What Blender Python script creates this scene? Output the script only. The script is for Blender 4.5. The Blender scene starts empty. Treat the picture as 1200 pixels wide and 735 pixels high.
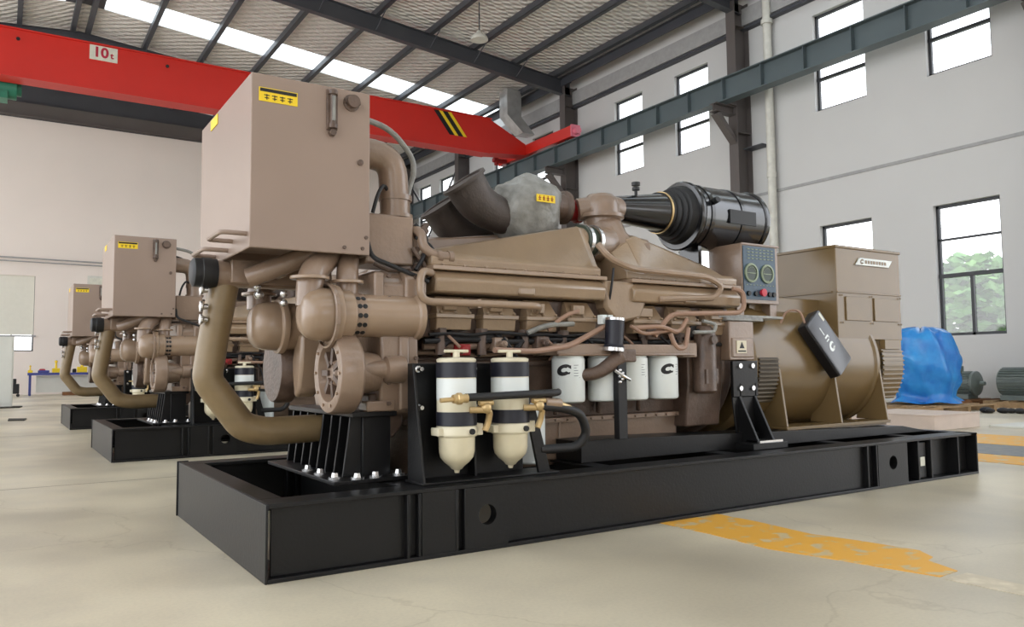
import bpy, bmesh, math, random
from mathutils import Vector, Matrix, Euler
random.seed(7)
PI = math.pi
sc = bpy.context.scene
C = sc.collection
def V(*a): return Vector(a)

# ------------------------------------------------------------ materials
def lin(c):
    r = []
    for v in c:
        v = v / 255.0
        r.append(v / 12.92 if v <= 0.04045 else ((v + 0.055) / 1.055) ** 2.4)
    return (r[0], r[1], r[2], 1.0)
def mat(name, rgb, rough=.5, metal=0.0, var=.08, scale=6.0, bump=0.0, bscale=80.0, coat=0.0, rgb2=None, spec=.5):
    m = bpy.data.materials.new(name); m.use_nodes = True
    nt = m.node_tree; N = nt.nodes; L = nt.links
    b = N['Principled BSDF']
    tc = N.new('ShaderNodeTexCoord'); no = N.new('ShaderNodeTexNoise')
    no.inputs['Scale'].default_value = scale; no.inputs['Detail'].default_value = 5
    L.new(tc.outputs['Object'], no.inputs['Vector'])
    cr = N.new('ShaderNodeValToRGB')
    a = lin(rgb); c2 = lin(rgb2) if rgb2 else tuple(x * (1 - 2 * var) for x in a[:3]) + (1,)
    cr.color_ramp.elements[0].position = .3; cr.color_ramp.elements[0].color = c2
    cr.color_ramp.elements[1].position = .7; cr.color_ramp.elements[1].color = a
    L.new(no.outputs['Fac'], cr.inputs['Fac']); L.new(cr.outputs['Color'], b.inputs['Base Color'])
    b.inputs['Roughness'].default_value = rough; b.inputs['Metallic'].default_value = metal
    b.inputs['Specular IOR Level'].default_value = spec
    if coat: b.inputs['Coat Weight'].default_value = coat; b.inputs['Coat Roughness'].default_value = .15
    if bump:
        n2 = N.new('ShaderNodeTexNoise'); n2.inputs['Scale'].default_value = bscale
        L.new(tc.outputs['Object'], n2.inputs['Vector'])
        bp = N.new('ShaderNodeBump'); bp.inputs['Strength'].default_value = bump; bp.inputs['Distance'].default_value = .01
        L.new(n2.outputs['Fac'], bp.inputs['Height']); L.new(bp.outputs['Normal'], b.inputs['Normal'])
    return m
M = {}
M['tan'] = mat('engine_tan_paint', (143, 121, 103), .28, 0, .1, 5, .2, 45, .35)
M['tank'] = mat('tank_tan_paint', (152, 133, 120), .36, .15, .04, 1.5)
M['tan_dk'] = mat('engine_tan_cast_shaded', (104, 85, 73), .4, 0, .25, 9, .4, 40)  # engine tan on castings, darkened to deepen the shade between parts
M['tan_lt'] = mat('engine_tan_paint_light', (154, 131, 109), .26, 0, .08, 4, 0, 50, .3)
M['cover'] = mat('rocker_tan_paint', (152, 129, 103), .28, 0, .08, 6, .15, 40, .5)
M['olive'] = mat('generator_olive_paint', (121, 100, 67), .25, 0, .05, 3)
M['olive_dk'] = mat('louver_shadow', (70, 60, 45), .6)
M['pipe'] = mat('coolant_pipe_olive', (134, 114, 82), .38, 0, .1, 8)
M['black'] = mat('frame_black_paint', (17, 17, 18), .4, 0, .1, 6, .08, 60, 0, None, .35)
M['black_gl'] = mat('gloss_black_paint', (10, 11, 15), .2, 0, .05, 4, 0, 50, .6)
M['rubber'] = mat('black_rubber', (24, 24, 26), .55)
M['navy'] = mat('black_band', (26, 28, 40), .45)
M['exh'] = mat('exhaust_casting_grey_brown', (84, 76, 72), .55, .2, .12, 12, .2, 60)
M['white'] = mat('filter_white_enamel', (226, 232, 230), .25, 0, .02)
M['cream'] = mat('filter_cream_plastic', (222, 214, 188), .35, 0, .04)
M['bowl'] = mat('clear_bowl_cream', (216, 206, 176), .2, 0, .06, 10)
M['chrome'] = mat('bright_steel', (215, 215, 215), .22, .9, .05)
M['brass'] = mat('brass_fitting', (206, 178, 128), .34, .55, .1)
M['yellow'] = mat('warning_yellow', (238, 204, 30), .5, 0, .02)
M['ink'] = mat('black_print', (14, 16, 18), .5)
M['redp'] = mat('crane_red_paint', (206, 38, 26), .42, 0, .06, .6)
M['redp_dk'] = mat('red_paint_spot', (150, 30, 30), .5)
M['pink'] = mat('pink_buffer', (222, 120, 140), .5)
M['steel'] = mat('dark_grey_steel_paint', (66, 68, 74), .5, 0, .08, 1.0)
M['steel_br'] = mat('column_brown_grey_paint', (92, 86, 84), .5, 0, .06, 1.0)
M['rail'] = mat('runway_blue_grey_paint', (86, 98, 102), .5, 0, .07, 1.0)
M['galv'] = mat('galvanised_duct', (205, 207, 207), .3, .5, .15, 3)
M['wallR'] = mat('white_wall_paint', (203, 203, 202), .8, 0, .015, .7)
M['wallB'] = mat('white_back_wall_paint', (232, 222, 214), .8, 0, .02, .5)
M['gutter'] = mat('pale_eave_panel', (165, 165, 165), .6)
M['frame'] = mat('dark_window_frame', (58, 60, 64), .5)
M['pipew'] = mat('white_plastic_downpipe', (215, 214, 205), .5)
M['sheet'] = mat('grey_plastic_film', (150, 150, 145), .3, 0, .2, 14, .8, 18)
M['blue'] = mat('blue_tarpaulin', (52, 150, 220), .3, 0, .2, 3, 1.0, 7, rgb2=(20, 100, 190))
M['wood'] = mat('pallet_wood', (176, 146, 108), .8, 0, .2, 9)
M['wood_dk'] = mat('brown_wood', (130, 88, 52), .8, 0, .2, 9)
M['carton'] = mat('pale_pinkish_board', (206, 190, 178), .8, 0, .05)
M['motor'] = mat('motor_grey_green', (112, 122, 118), .45, .1, .1, 8)
M['cab'] = mat('light_grey_cabinet', (214, 214, 206), .5, 0, .02)
M['panelblue'] = mat('instrument_panel_blue', (58, 84, 104), .4, 0, .1, 30)
M['dial'] = mat('dial_dark_green', (44, 60, 50), .4)
M['ring'] = mat('dial_pale_ring', (130, 142, 118), .4, .3)
M['redk'] = mat('red_knob', (200, 40, 60), .4)
M['case'] = mat('grey_black_case', (74, 76, 82), .3, 0, .06, 6)
M['case_dk'] = mat('black_case_side', (22, 22, 26), .35)
M['cable'] = mat('tan_cable', (160, 128, 108), .5)
M['clampg'] = mat('green_silicone_hose', (62, 72, 60), .45)
M['green'] = mat('green_hoist_paint', (40, 120, 95), .4)
M['benchblue'] = mat('blue_bench_paint', (60, 70, 140), .5)
M['leaf'] = mat('leaf_green', (120, 165, 85), .7, 0, .25, 2.0, 0, 50, 0, (70, 120, 60))
M['trunk'] = mat('bark', (90, 75, 60), .8)
M['grass'] = mat('outside_ground', (150, 155, 130), .9)
M['blind'] = mat('roller_blind_white', (222, 220, 208), .7, 0, .02)
M['purple'] = mat('purple_red_plastic', (150, 50, 90), .5)
M['magenta'] = mat('sign_red_print', (180, 30, 60), .5)
M['silver'] = mat('silver_label', (220, 220, 205), .4)
M['slat_shaded'] = mat('louvre_olive_shaded', (84, 72, 52), .5)  # alternator olive darkened, shade painted into the left louvre slats
M['joint'] = mat('floor_joint_grey', (140, 130, 114), .7)
M['dirt'] = mat('dark_mat', (48, 46, 40), .8)

def mat_glass():
    m = bpy.data.materials.new('window_glass'); m.use_nodes = True
    nt = m.node_tree; N = nt.nodes; L = nt.links; N.clear()
    o = N.new('ShaderNodeOutputMaterial'); mx = N.new('ShaderNodeMixShader')
    t = N.new('ShaderNodeBsdfTransparent'); g = N.new('ShaderNodeBsdfGlossy'); g.inputs['Roughness'].default_value = .05
    no = N.new('ShaderNodeTexNoise'); no.inputs['Scale'].default_value = .8
    mr = N.new('ShaderNodeMapRange'); mr.inputs['To Min'].default_value = .05; mr.inputs['To Max'].default_value = .12
    L.new(no.outputs['Fac'], mr.inputs['Value']); L.new(mr.outputs['Result'], mx.inputs['Fac'])
    L.new(t.outputs[0], mx.inputs[1]); L.new(g.outputs[0], mx.inputs[2]); L.new(mx.outputs[0], o.inputs['Surface'])
    return m
M['glass'] = mat_glass()
def mat_skylight():
    m = bpy.data.materials.new('skylight_panel'); m.use_nodes = True
    nt = m.node_tree; N = nt.nodes; L = nt.links; N.clear()
    o = N.new('ShaderNodeOutputMaterial'); mx = N.new('ShaderNodeMixShader'); mx.inputs['Fac'].default_value = .55
    t = N.new('ShaderNodeBsdfTransparent'); tr = N.new('ShaderNodeBsdfTranslucent')
    no = N.new('ShaderNodeTexNoise'); no.inputs['Scale'].default_value = 1.5
    cr = N.new('ShaderNodeValToRGB'); cr.color_ramp.elements[0].color = (.85, .88, .86, 1); cr.color_ramp.elements[1].color = (.97, .98, .97, 1)
    L.new(no.outputs['Fac'], cr.inputs['Fac']); L.new(cr.outputs['Color'], tr.inputs['Color']); L.new(cr.outputs['Color'], t.inputs['Color'])
    L.new(tr.outputs[0], mx.inputs[1]); L.new(t.outputs[0], mx.inputs[2]); L.new(mx.outputs[0], o.inputs['Surface'])
    return m
M['skylight'] = mat_skylight()
def mat_foil():
    m = bpy.data.materials.new('foil_roof_insulation'); m.use_nodes = True
    nt = m.node_tree; N = nt.nodes; L = nt.links; b = N['Principled BSDF']
    tc = N.new('ShaderNodeTexCoord')
    w1 = N.new('ShaderNodeTexWave'); w1.wave_type = 'BANDS'; w1.bands_direction = 'DIAGONAL'; w1.inputs['Scale'].default_value = 1.6
    w1.inputs['Distortion'].default_value = 1.2; w1.inputs['Detail'].default_value = 1
    w2 = N.new('ShaderNodeTexWave'); w2.bands_direction = 'Y'; w2.inputs['Scale'].default_value = 1.6
    w2.inputs['Distortion'].default_value = 1.5; w2.inputs['Detail'].default_value = 2
    ad = N.new('ShaderNodeMath'); ad.operation = 'ADD'
    no = N.new('ShaderNodeTexNoise'); no.inputs['Scale'].default_value = 5; no.inputs['Detail'].default_value = 6
    ad2 = N.new('ShaderNodeMath'); ad2.operation = 'ADD'
    L.new(tc.outputs['Object'], w1.inputs['Vector']); L.new(tc.outputs['Object'], w2.inputs['Vector']); L.new(tc.outputs['Object'], no.inputs['Vector'])
    L.new(w1.outputs['Fac'], ad.inputs[0]); L.new(w2.outputs['Fac'], ad.inputs[1])
    L.new(ad.outputs[0], ad2.inputs[0]); L.new(no.outputs['Fac'], ad2.inputs[1])
    bp = N.new('ShaderNodeBump'); bp.inputs['Strength'].default_value = .7; bp.inputs['Distance'].default_value = .09
    L.new(ad2.outputs[0], bp.inputs['Height']); L.new(bp.outputs['Normal'], b.inputs['Normal'])
    cr = N.new('ShaderNodeValToRGB'); cr.color_ramp.elements[0].color = lin((226, 222, 216)); cr.color_ramp.elements[1].color = lin((252, 250, 246))
    L.new(no.outputs['Fac'], cr.inputs['Fac']); L.new(cr.outputs['Color'], b.inputs['Base Color'])
    b.inputs['Metallic'].default_value = .25; b.inputs['Roughness'].default_value = .3
    return m
M['foil'] = mat_foil()
def mat_floor():
    m = bpy.data.materials.new('polished_concrete_floor'); m.use_nodes = True
    nt = m.node_tree; N = nt.nodes; L = nt.links; b = N['Principled BSDF']
    tc = N.new('ShaderNodeTexCoord')
    n1 = N.new('ShaderNodeTexNoise'); n1.inputs['Scale'].default_value = .5; n1.inputs['Detail'].default_value = 3; n1.inputs['Roughness'].default_value = .5
    n2 = N.new('ShaderNodeTexNoise'); n2.inputs['Scale'].default_value = 1.6; n2.inputs['Detail'].default_value = 7
    n3 = N.new('ShaderNodeTexNoise'); n3.inputs['Scale'].default_value = 60; n3.inputs['Detail'].default_value = 3
    for n in (n1, n2, n3): L.new(tc.outputs['Object'], n.inputs['Vector'])
    c1 = N.new('ShaderNodeValToRGB')
    c1.color_ramp.interpolation = 'EASE'; e = c1.color_ramp.elements; e[0].position = .3; e[0].color = lin((178, 168, 146)); e[1].position = .66; e[1].color = lin((220, 209, 184))
    L.new(n1.outputs['Fac'], c1.inputs['Fac'])
    c2 = N.new('ShaderNodeValToRGB'); c2.color_ramp.interpolation = 'EASE'; e = c2.color_ramp.elements; e[0].position = .3; e[0].color = (.84, .84, .85, 1); e[1].position = .62; e[1].color = (1, 1, 1, 1)
    L.new(n2.outputs['Fac'], c2.inputs['Fac'])
    mx = N.new('ShaderNodeMixRGB'); mx.blend_type = 'MULTIPLY'; mx.inputs['Fac'].default_value = 1
    L.new(c1.outputs['Color'], mx.inputs[1]); L.new(c2.outputs['Color'], mx.inputs[2]); L.new(mx.outputs[0], b.inputs['Base Color'])
    mr = N.new('ShaderNodeMapRange'); mr.inputs['To Min'].default_value = .29; mr.inputs['To Max'].default_value = .40
    L.new(n2.outputs['Fac'], mr.inputs['Value']); L.new(mr.outputs['Result'], b.inputs['Roughness'])
    # fine speckle and hairline cracks in the concrete
    vo = N.new('ShaderNodeTexVoronoi'); vo.feature = 'DISTANCE_TO_EDGE'; vo.inputs['Scale'].default_value = .32
    n4 = N.new('ShaderNodeTexNoise'); n4.inputs['Scale'].default_value = 1.5; n4.inputs['Detail'].default_value = 6
    ma = N.new('ShaderNodeVectorMath'); ma.operation = 'MULTIPLY_ADD'; ma.inputs[1].default_value = (.9, .9, .9)
    L.new(tc.outputs['Object'], n4.inputs['Vector']); L.new(n4.outputs['Color'], ma.inputs[0]); L.new(tc.outputs['Object'], ma.inputs[2]); L.new(ma.outputs[0], vo.inputs['Vector'])
    c3 = N.new('ShaderNodeValToRGB'); e = c3.color_ramp.elements; e[0].position = 0; e[0].color = (.86, .85, .83, 1); e[1].position = .004; e[1].color = (1, 1, 1, 1)
    L.new(vo.outputs['Distance'], c3.inputs['Fac'])
    c4 = N.new('ShaderNodeValToRGB'); e = c4.color_ramp.elements; e[0].position = .3; e[0].color = (.93, .93, .93, 1); e[1].position = .6; e[1].color = (1, 1, 1, 1)
    L.new(n3.outputs['Fac'], c4.inputs['Fac'])
    m2 = N.new('ShaderNodeMixRGB'); m2.blend_type = 'MULTIPLY'; m2.inputs['Fac'].default_value = 1; m3 = N.new('ShaderNodeMixRGB'); m3.blend_type = 'MULTIPLY'; m3.inputs['Fac'].default_value = 1
    L.new(mx.outputs[0], m2.inputs[1]); L.new(c3.outputs['Color'], m2.inputs[2]); L.new(m2.outputs[0], m3.inputs[1]); L.new(c4.outputs['Color'], m3.inputs[2]); L.new(m3.outputs[0], b.inputs['Base Color'])
    return m
M['floor'] = mat_floor()
def mat_worn(name, rgb, under, lo=.38, hi=.46, scale=9):
    m = bpy.data.materials.new(name); m.use_nodes = True
    nt = m.node_tree; N = nt.nodes; L = nt.links; b = N['Principled BSDF']
    tc = N.new('ShaderNodeTexCoord'); n = N.new('ShaderNodeTexNoise'); n.inputs['Scale'].default_value = scale; n.inputs['Detail'].default_value = 8
    L.new(tc.outputs['Object'], n.inputs['Vector'])
    cr = N.new('ShaderNodeValToRGB'); e = cr.color_ramp.elements; e[0].position = lo; e[0].color = lin(under); e[1].position = hi; e[1].color = lin(rgb)
    L.new(n.outputs['Fac'], cr.inputs['Fac']); L.new(cr.outputs['Color'], b.inputs['Base Color']); b.inputs['Roughness'].default_value = .5
    return m
M['linepaint'] = mat_worn('worn_yellow_floor_paint', (226, 168, 62), (200, 180, 138))
M['linepale'] = mat_worn('worn_pale_floor_paint', (216, 204, 180), (196, 184, 160), .45, .6)
M['linegrey'] = mat_worn('grey_floor_paint', (104, 110, 116), (120, 122, 120), .4, .6)

# ------------------------------------------------------------ mesh builder
def frame_of(d, up=None):
    d = d.normalized(); up = up or (V(0, 0, 1) if abs(d.z) < .95 else V(0, 1, 0))
    a = up.cross(d).normalized(); b = d.cross(a).normalized()
    return a, b
class MB:
    def __init__(s): s.b = bmesh.new()
    def box(s, x0, x1, y0, y1, z0, z1, rot=None, piv=None):
        vs = [V(x, y, z) for z in (z0, z1) for y in (y0, y1) for x in (x0, x1)]
        if rot is not None:
            p = V(*piv) if piv else V((x0 + x1) / 2, (y0 + y1) / 2, (z0 + z1) / 2)
            R = Euler(rot).to_matrix(); vs = [R @ (v - p) + p for v in vs]
        v = [s.b.verts.new(q) for q in vs]
        for f in ((0, 2, 3, 1), (4, 5, 7, 6), (0, 1, 5, 4), (1, 3, 7, 5), (3, 2, 6, 7), (2, 0, 4, 6)):
            s.b.faces.new([v[i] for i in f])
        return s
    def loft(s, rings, cap=True, closed=False):
        R = [[s.b.verts.new(V(*p)) for p in r] for r in rings]; n = len(R[0])
        m = len(R) if closed else len(R) - 1
        for i in range(m):
            A = R[i]; B = R[(i + 1) % len(R)]
            for j in range(n):
                s.b.faces.new([A[j], A[(j + 1) % n], B[(j + 1) % n], B[j]])
        if cap and not closed:
            s.b.faces.new(list(reversed(R[0]))); s.b.faces.new(R[-1])
        return s
    def prism(s, poly, axis, a, b):
        def mk(p, t):
            return {'x': (t, p[0], p[1]), 'y': (p[0], t, p[1]), 'z': (p[0], p[1], t)}[axis]
        return s.loft([[mk(p, a) for p in poly], [mk(p, b) for p in poly]])
    def cyl(s, p0, p1, r0, r1=None, n=24, cap=True):
        p0 = V(*p0); p1 = V(*p1); r1 = r0 if r1 is None else r1
        a, b = frame_of(p1 - p0)
        rings = [[p + (a * math.cos(2 * PI * i / n) + b * math.sin(2 * PI * i / n)) * r for i in range(n)] for p, r in ((p0, r0), (p1, r1))]
        return s.loft(rings, cap)
    def lathe(s, p0, d, prof, n=32, cap=True):
        p0 = V(*p0); d = V(*d).normalized(); a, b = frame_of(d)
        rings = [[p0 + d * t + (a * math.cos(2 * PI * i / n) + b * math.sin(2 * PI * i / n)) * max(r, 1e-4) for i in range(n)] for t, r in prof]
        return s.loft(rings, cap)
    def sphere(s, c, r, sc=(1, 1, 1), n=16):
        c = V(*c)
        prof = [(math.cos(PI * k / n), math.sin(PI * k / n)) for k in range(n + 1)]
        rings = [[c + V(math.cos(2 * PI * i / 20) * max(q, 1e-3) * r * sc[0], math.sin(2 * PI * i / 20) * max(q, 1e-3) * r * sc[1], t * r * sc[2]) for i in range(20)] for t, q in prof]
        return s.loft(rings)
    def tube(s, pts, r, n=14, fil=None, cap=True, rs=None):
        P = [V(*p) for p in pts]; out = []; fil = fil if fil is not None else r * 2.2
        out.append(P[0])
        for i in range(1, len(P) - 1):
            a, b, c = P[i - 1], P[i], P[i + 1]
            d1 = (a - b); d2 = (c - b); f = min(fil, d1.length * .49, d2.length * .49)
            q0 = b + d1.normalized() * f; q1 = b + d2.normalized() * f
            for k in range(7):
                t = k / 6; out.append((1 - t) ** 2 * q0 + 2 * t * (1 - t) * b + t * t * q1)
        out.append(P[-1])
        T = len(out); rings = []; u = None
        L = [0]
        for i in range(1, T): L.append(L[-1] + (out[i] - out[i - 1]).length)
        for i, p in enumerate(out):
            d = (out[min(i + 1, T - 1)] - out[max(i - 1, 0)]).normalized()
            if u is None: u, _ = frame_of(d)
            u = (u - d * u.dot(d)).normalized(); w = d.cross(u)
            rr = r if rs is None else rs[0] + (rs[1] - rs[0]) * L[i] / L[-1]
            rings.append([p + (u * math.cos(2 * PI * k / n) + w * math.sin(2 * PI * k / n)) * rr for k in range(n)])
        return s.loft(rings, cap)
    def poly(s, pts3):
        s.b.faces.new([s.b.verts.new(V(*p)) for p in pts3]); return s
    def bolt(s, p, d, r=.012, h=.012):
        p = V(*p); d = V(*d).normalized(); s.cyl(p, p + d * h, r, r, 6); return s
    def build(s, name, m, parent=None, bevel=0.0, smooth=35, **tags):
        bmesh.ops.recalc_face_normals(s.b, faces=s.b.faces)
        vs = [v.co for v in s.b.verts]
        lo = V(*(min(v[i] for v in vs) for i in range(3))); hi = V(*(max(v[i] for v in vs) for i in range(3)))
        c = (lo + hi) / 2
        if parent is None: c.z = lo.z
        for v in s.b.verts: v.co -= c
        me = bpy.data.meshes.new(name); s.b.to_mesh(me); s.b.free()
        me.materials.append(M[m] if isinstance(m, str) else m)
        for p in me.polygons: p.use_smooth = True
        me.set_sharp_from_angle(angle=math.radians(smooth))
        o = bpy.data.objects.new(name, me); C.objects.link(o)
        if parent is not None:
            o.parent = parent; o.location = c - V(*parent['_w'])
        else: o.location = c
        o['_w'] = tuple(c)
        if bevel:
            bv = o.modifiers.new('bevel', 'BEVEL'); bv.width = bevel; bv.segments = 2; bv.limit_method = 'ANGLE'; bv.angle_limit = math.radians(40)
        for k, v in tags.items(): o[k] = v
        return o
def many(parent, name, m, fns, bevel=0.0, **tags):
    for fn in fns:
        b = MB(); fn(b); b.build(name, m, parent, bevel, **tags)
def thing(name, label, cat, loc=(0, 0, 0), group=None, kind=None):
    o = bpy.data.objects.new(name, None); C.objects.link(o); o.location = loc; o['_w'] = tuple(loc)
    o.empty_display_size = .1
    if label: o['label'] = label
    if cat: o['category'] = cat
    if group: o['group'] = group
    if kind: o['kind'] = kind
    return o
def tag(o, label, cat, group=None):
    o['label'] = label; o['category'] = cat
    if group: o['group'] = group
    return o
def struct(o, label=None):
    o['kind'] = 'structure'
    if label: o['label'] = label
    return o

def text_faces(mb, txt, org, ux, uz, size, off=(0, 0, 0)):
    """lettering as real flat geometry lying on a surface"""
    cu = bpy.data.curves.new('t', 'FONT'); cu.body = txt; cu.size = size; cu.offset = size * .035; cu.align_x = 'CENTER'; cu.align_y = 'CENTER'
    o = bpy.data.objects.new('t', cu); C.objects.link(o)
    dg = bpy.context.evaluated_depsgraph_get(); me = bpy.data.meshes.new_from_object(o.evaluated_get(dg))
    org = V(*org); ux = V(*ux); uz = V(*uz)
    vs = [mb.b.verts.new(org + ux * v.co.x + uz * v.co.y) for v in me.vertices]
    for p in me.polygons:
        try: mb.b.faces.new([vs[i] for i in p.vertices])
        except ValueError: pass
    bpy.data.objects.remove(o); bpy.data.meshes.remove(me)
    return mb
def c_logo(mb, place, w, h):
    """a slanted open ring with a sharp upper arm; place(u,v) -> point"""
    def arc(a0, a1, ro, ri, n=14):
        for k in range(n):
            p = []
            for a, r in ((a0 + (a1 - a0) * k / n, ro), (a0 + (a1 - a0) * (k + 1) / n, ro), (a0 + (a1 - a0) * (k + 1) / n, ri), (a0 + (a1 - a0) * k / n, ri)):
                u = math.cos(math.radians(a)) * r; v = math.sin(math.radians(a)) * r
                p.append(place((u + v * .25) * w / 2, v * h / 2))
            mb.poly(p)
    arc(55, 330, 1, .38)
    mb.poly([place(.25 * w / 2, .8 * h / 2), place(.95 * w / 2, .8 * h / 2), place(.95 * w / 2, .15 * h / 2), place(.55 * w / 2, .45 * h / 2)])
    mb.poly([place(-.2 * w / 2, -.35 * h / 2), place(.85 * w / 2, -.35 * h / 2), place(.75 * w / 2, -.7 * h / 2), place(-.1 * w / 2, -.8 * h / 2)])
# ------------------------------------------------------------ generator set
def warning_sticker(parent, x0, x1, y, z0, z1, name='warning_label'):
    a = MB().box(x0, x1, y - .003, y, z0, z1).build(name, 'yellow', parent)
    k = MB(); w = x1 - x0; h = z1 - z0
    k.box(x0 + .005, x1 - .005, y - .0045, y - .003, z1 - h * .3, z1 - h * .06)
    for i in range(4):
        cx = x0 + w * (.2 + .2 * i); cz = z0 + h * .33; q = h * .2
        k.box(cx - q, cx + q, y - .0045, y - .003, cz + q * .5, cz + q * .8)
        k.box(cx - q * .15, cx + q * .15, y - .0045, y - .003, cz - q, cz + q)
        k.box(cx - q * .8, cx + q * .8, y - .0045, y - .003, cz - q * .5, cz - q * .2)
    k.build('printed_text', 'ink', a)
    return a
def ring_bolts(mb, c, d, r, n, br=.012, h=.014, ph=0):
    c = V(*c); d = V(*d).normalized(); a, b = frame_of(d)
    for i in range(n):
        t = 2 * PI * i / n + ph; mb.bolt(c + (a * math.cos(t) + b * math.sin(t)) * r, d, br, h)
    return mb

def make_genset():
    G = thing('generator_set', 'x', 'generator', (0, 0, 0))
    L_, W_, H_ = 5.91, 1.98, .34
    # ---- skid base
    b = MB()
    for s in (0, 1):
        Y = (lambda v: v) if s == 0 else (lambda v: W_ - v)
        def bx(x0, x1, y0, y1, z0, z1): b.box(x0, x1, min(Y(y0), Y(y1)), max(Y(y0), Y(y1)), z0, z1)
        bx(.0, L_, 0, .17, .32, .34); bx(.0, L_, 0, .17, 0, .02)
        bx(.02, .99, .035, .05, .02, .32); bx(1.225, 4.49, .035, .05, .02, .32); bx(4.87, L_ - .02, .09, .11, .02, .32)
        for x0, x1 in ((.66, .675), (.72, .735), (.925, .94), (.975, .99), (1.215, 1.23), (4.36, 4.375), (4.47, 4.485), (4.86, 4.875), (5.02, 5.035), (5.2, 5.215), (5.6, 5.615)):
            bx(x0, x1, .0, .1, .02, .32)
    b.box(-.012, -.0005, .0, W_, 0, .34); b.box(-.0004, .11, .171, W_ - .171, .32, .34); b.box(-.02, .05, W_ + .001, W_ + .014, 0, .345)
    b.box(-.0004, .11, .171, W_ - .171, 0, .02)
    b.box(L_ - .016, L_, 0, W_, .02, .32); b.box(L_ - .1, L_, 0, W_, .32, .34)
    for x in (.75, 2.0, 3.1, 4.3, 5.2): b.box(x, x + .02, .12, W_ - .12, .04, .32); b.box(x - .05, x + .07, .12, W_ - .12, .325, .338)
    base = b.build('skid_base', 'black', G, .003)
    # lifting plates with a round hole, left and right
    def hole_plate(x0, x1, y):
        m = MB(); cx = (x0 + x1) / 2; cz = .17; r = .052; ya, yb = y, y + .022
        ca = math.atan2(.15, (x1 - x0) / 2); an = sorted([2 * PI * k / 24 + .02 for k in range(24)] + [ca, PI - ca, PI + ca, 2 * PI - ca])
        sq = []
        for a in an:
            c_, s_ = math.cos(a), math.sin(a); t = min((x1 - x0) / 2 / max(abs(c_), 1e-6), .15 / max(abs(s_), 1e-6)); sq.append((cx + c_ * t, cz + s_ * t))
        ci = [(cx + r * math.cos(a), cz + .01 + r * math.sin(a)) for a in an]
        rings = [[(p[0], ya, p[1]) for p in sq], [(p[0], ya, p[1]) for p in ci], [(p[0], yb + .03, p[1]) for p in ci], [(p[0], yb, p[1]) for p in sq]]
        m.loft(rings, False, True); return m
    for yy in (-.001, W_ - .03):
        for x0, x1 in ((.985, 1.23), (4.49, 4.87)): hole_plate(x0, x1, yy).build('lifting_plate', 'black', base)
    MB().box(.74, .93, .004, .02, .02, .32).build('stiffener_plate', 'black', base)
    MB().box(5.065, 5.175, .03, .089, .03, .3).build('plate_mount', 'black', base); MB().box(5.09, 5.15, .024, .0295, .12, .19).build('data_plate', 'silver', base, label='small silver data plate')
    # raised longitudinal beams
    for y0 in (.34, 1.38):
        m = MB(); m.prism([(1.98, .341), (1.98, .47), (2.2, .475), (5.4, .40), (5.75, .345), (5.75, .341)], 'y', y0, y0 + .26)
        m.build('support_beam', 'black', G, .004)
    # ---- front pedestal with ribs
    m = MB(); m.box(.55, .80, .42, 1.5, .672, .7); m.box(.62, .78, .46, 1.46, .341, .672)
    for i in range(8):
        y = .48 + i * .135; m.prism([(.52, .36), (.56, .672), (.63, .672), (.63, .36)], 'y', y, y + .018)
    m.box(.42, .86, .34, 1.5, .341, .362)
    ped = m.build('engine_pedestal', 'black', G, .004)
    for (x, y) in ((.47, .88), (.47, .68), (.47, .46), (.56, .38), (.66, .38), (.8, .40)):
        k = MB(); k.cyl((x, y, .362), (x, y, .372), .034, .034, 20); k.cyl((x, y, .372), (x, y, .392), .02, .016, 6); k.build('anchor_bolt', 'chrome', ped)
    MB().box(.62, .78, .4, .52, .7, .755).build('mounting_foot', 'tan', G, .008)
    # ---- crankcase and sump
    m = MB()
    m.prism([(.62, .60), (.58, .98), (.68, 1.16), (1.30, 1.16), (1.40, .98), (1.36, .6)], 'x', .92, 3.05)
    for x in (1.25, 1.6, 1.95, 2.3, 2.65): m.box(x, x + .025, .56, .6, .62, 1.0)
    m.box(.92, 3.05, .555, .62, .93, .97)
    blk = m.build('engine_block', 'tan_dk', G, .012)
    m = MB(); m.prism([(.66, .30), (.62, .34), (.60, .585), (1.38, .585), (1.36, .34), (1.32, .3)], 'x', .98, 3.04)
    m.box(.95, 3.06, .56, 1.42, .575, .605)
    for x in (1.45, 2.0, 2.52): m.box(x, x + .012, .594, .6, .34, .58)
    for i in range(22): m.bolt((1.0 + i * .095, .56, .59), (0, -1, 0), .009, .012)
    m.build('oil_sump', 'tan', G, .01)
    m = MB()
    for i in range(4):
        x = 1.2 + i * .48; m.lathe((x, .585, .79), (0, -1, 0), [(0, .075), (.012, .075), (.018, .06), (.018, .0)], 24)
        ring_bolts(m, (x, .572, .79), (0, -1, 0), .062, 8, .007, .01)
    m.build('inspection_cover', 'tan_dk', blk)
    # ---- gear housing, front
    m = MB()
    m.prism([(.42, .69), (.40, .95), (.42, 1.38), (.5, 1.46), (1.48, 1.46), (1.56, 1.38), (1.56, .95), (1.4, .62), (.6, .62)], 'x', .70, .92)
    m.prism([(.40, 1.16), (.395, 1.42), (.45, 1.46), (.62, 1.46), (.62, 1.16)], 'x', .84, .97)
    m.box(.80, .86, .385, .42, .7, 1.10)
    m.box(.66, .72, .40, .5, 1.1, 1.44)
    gear = m.build('gear_housing', 'tan', G, .014)
    m = MB()
    for z in (1.42, 1.3, 1.15, .98, .85, .74): m.bolt((.90, .40, z), (0, -1, 0), .012, .015); m.bolt((.74, .40, z), (0, -1, 0), .012, .015)
    m.build('flange_bolts', 'tan_dk', gear)
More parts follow.
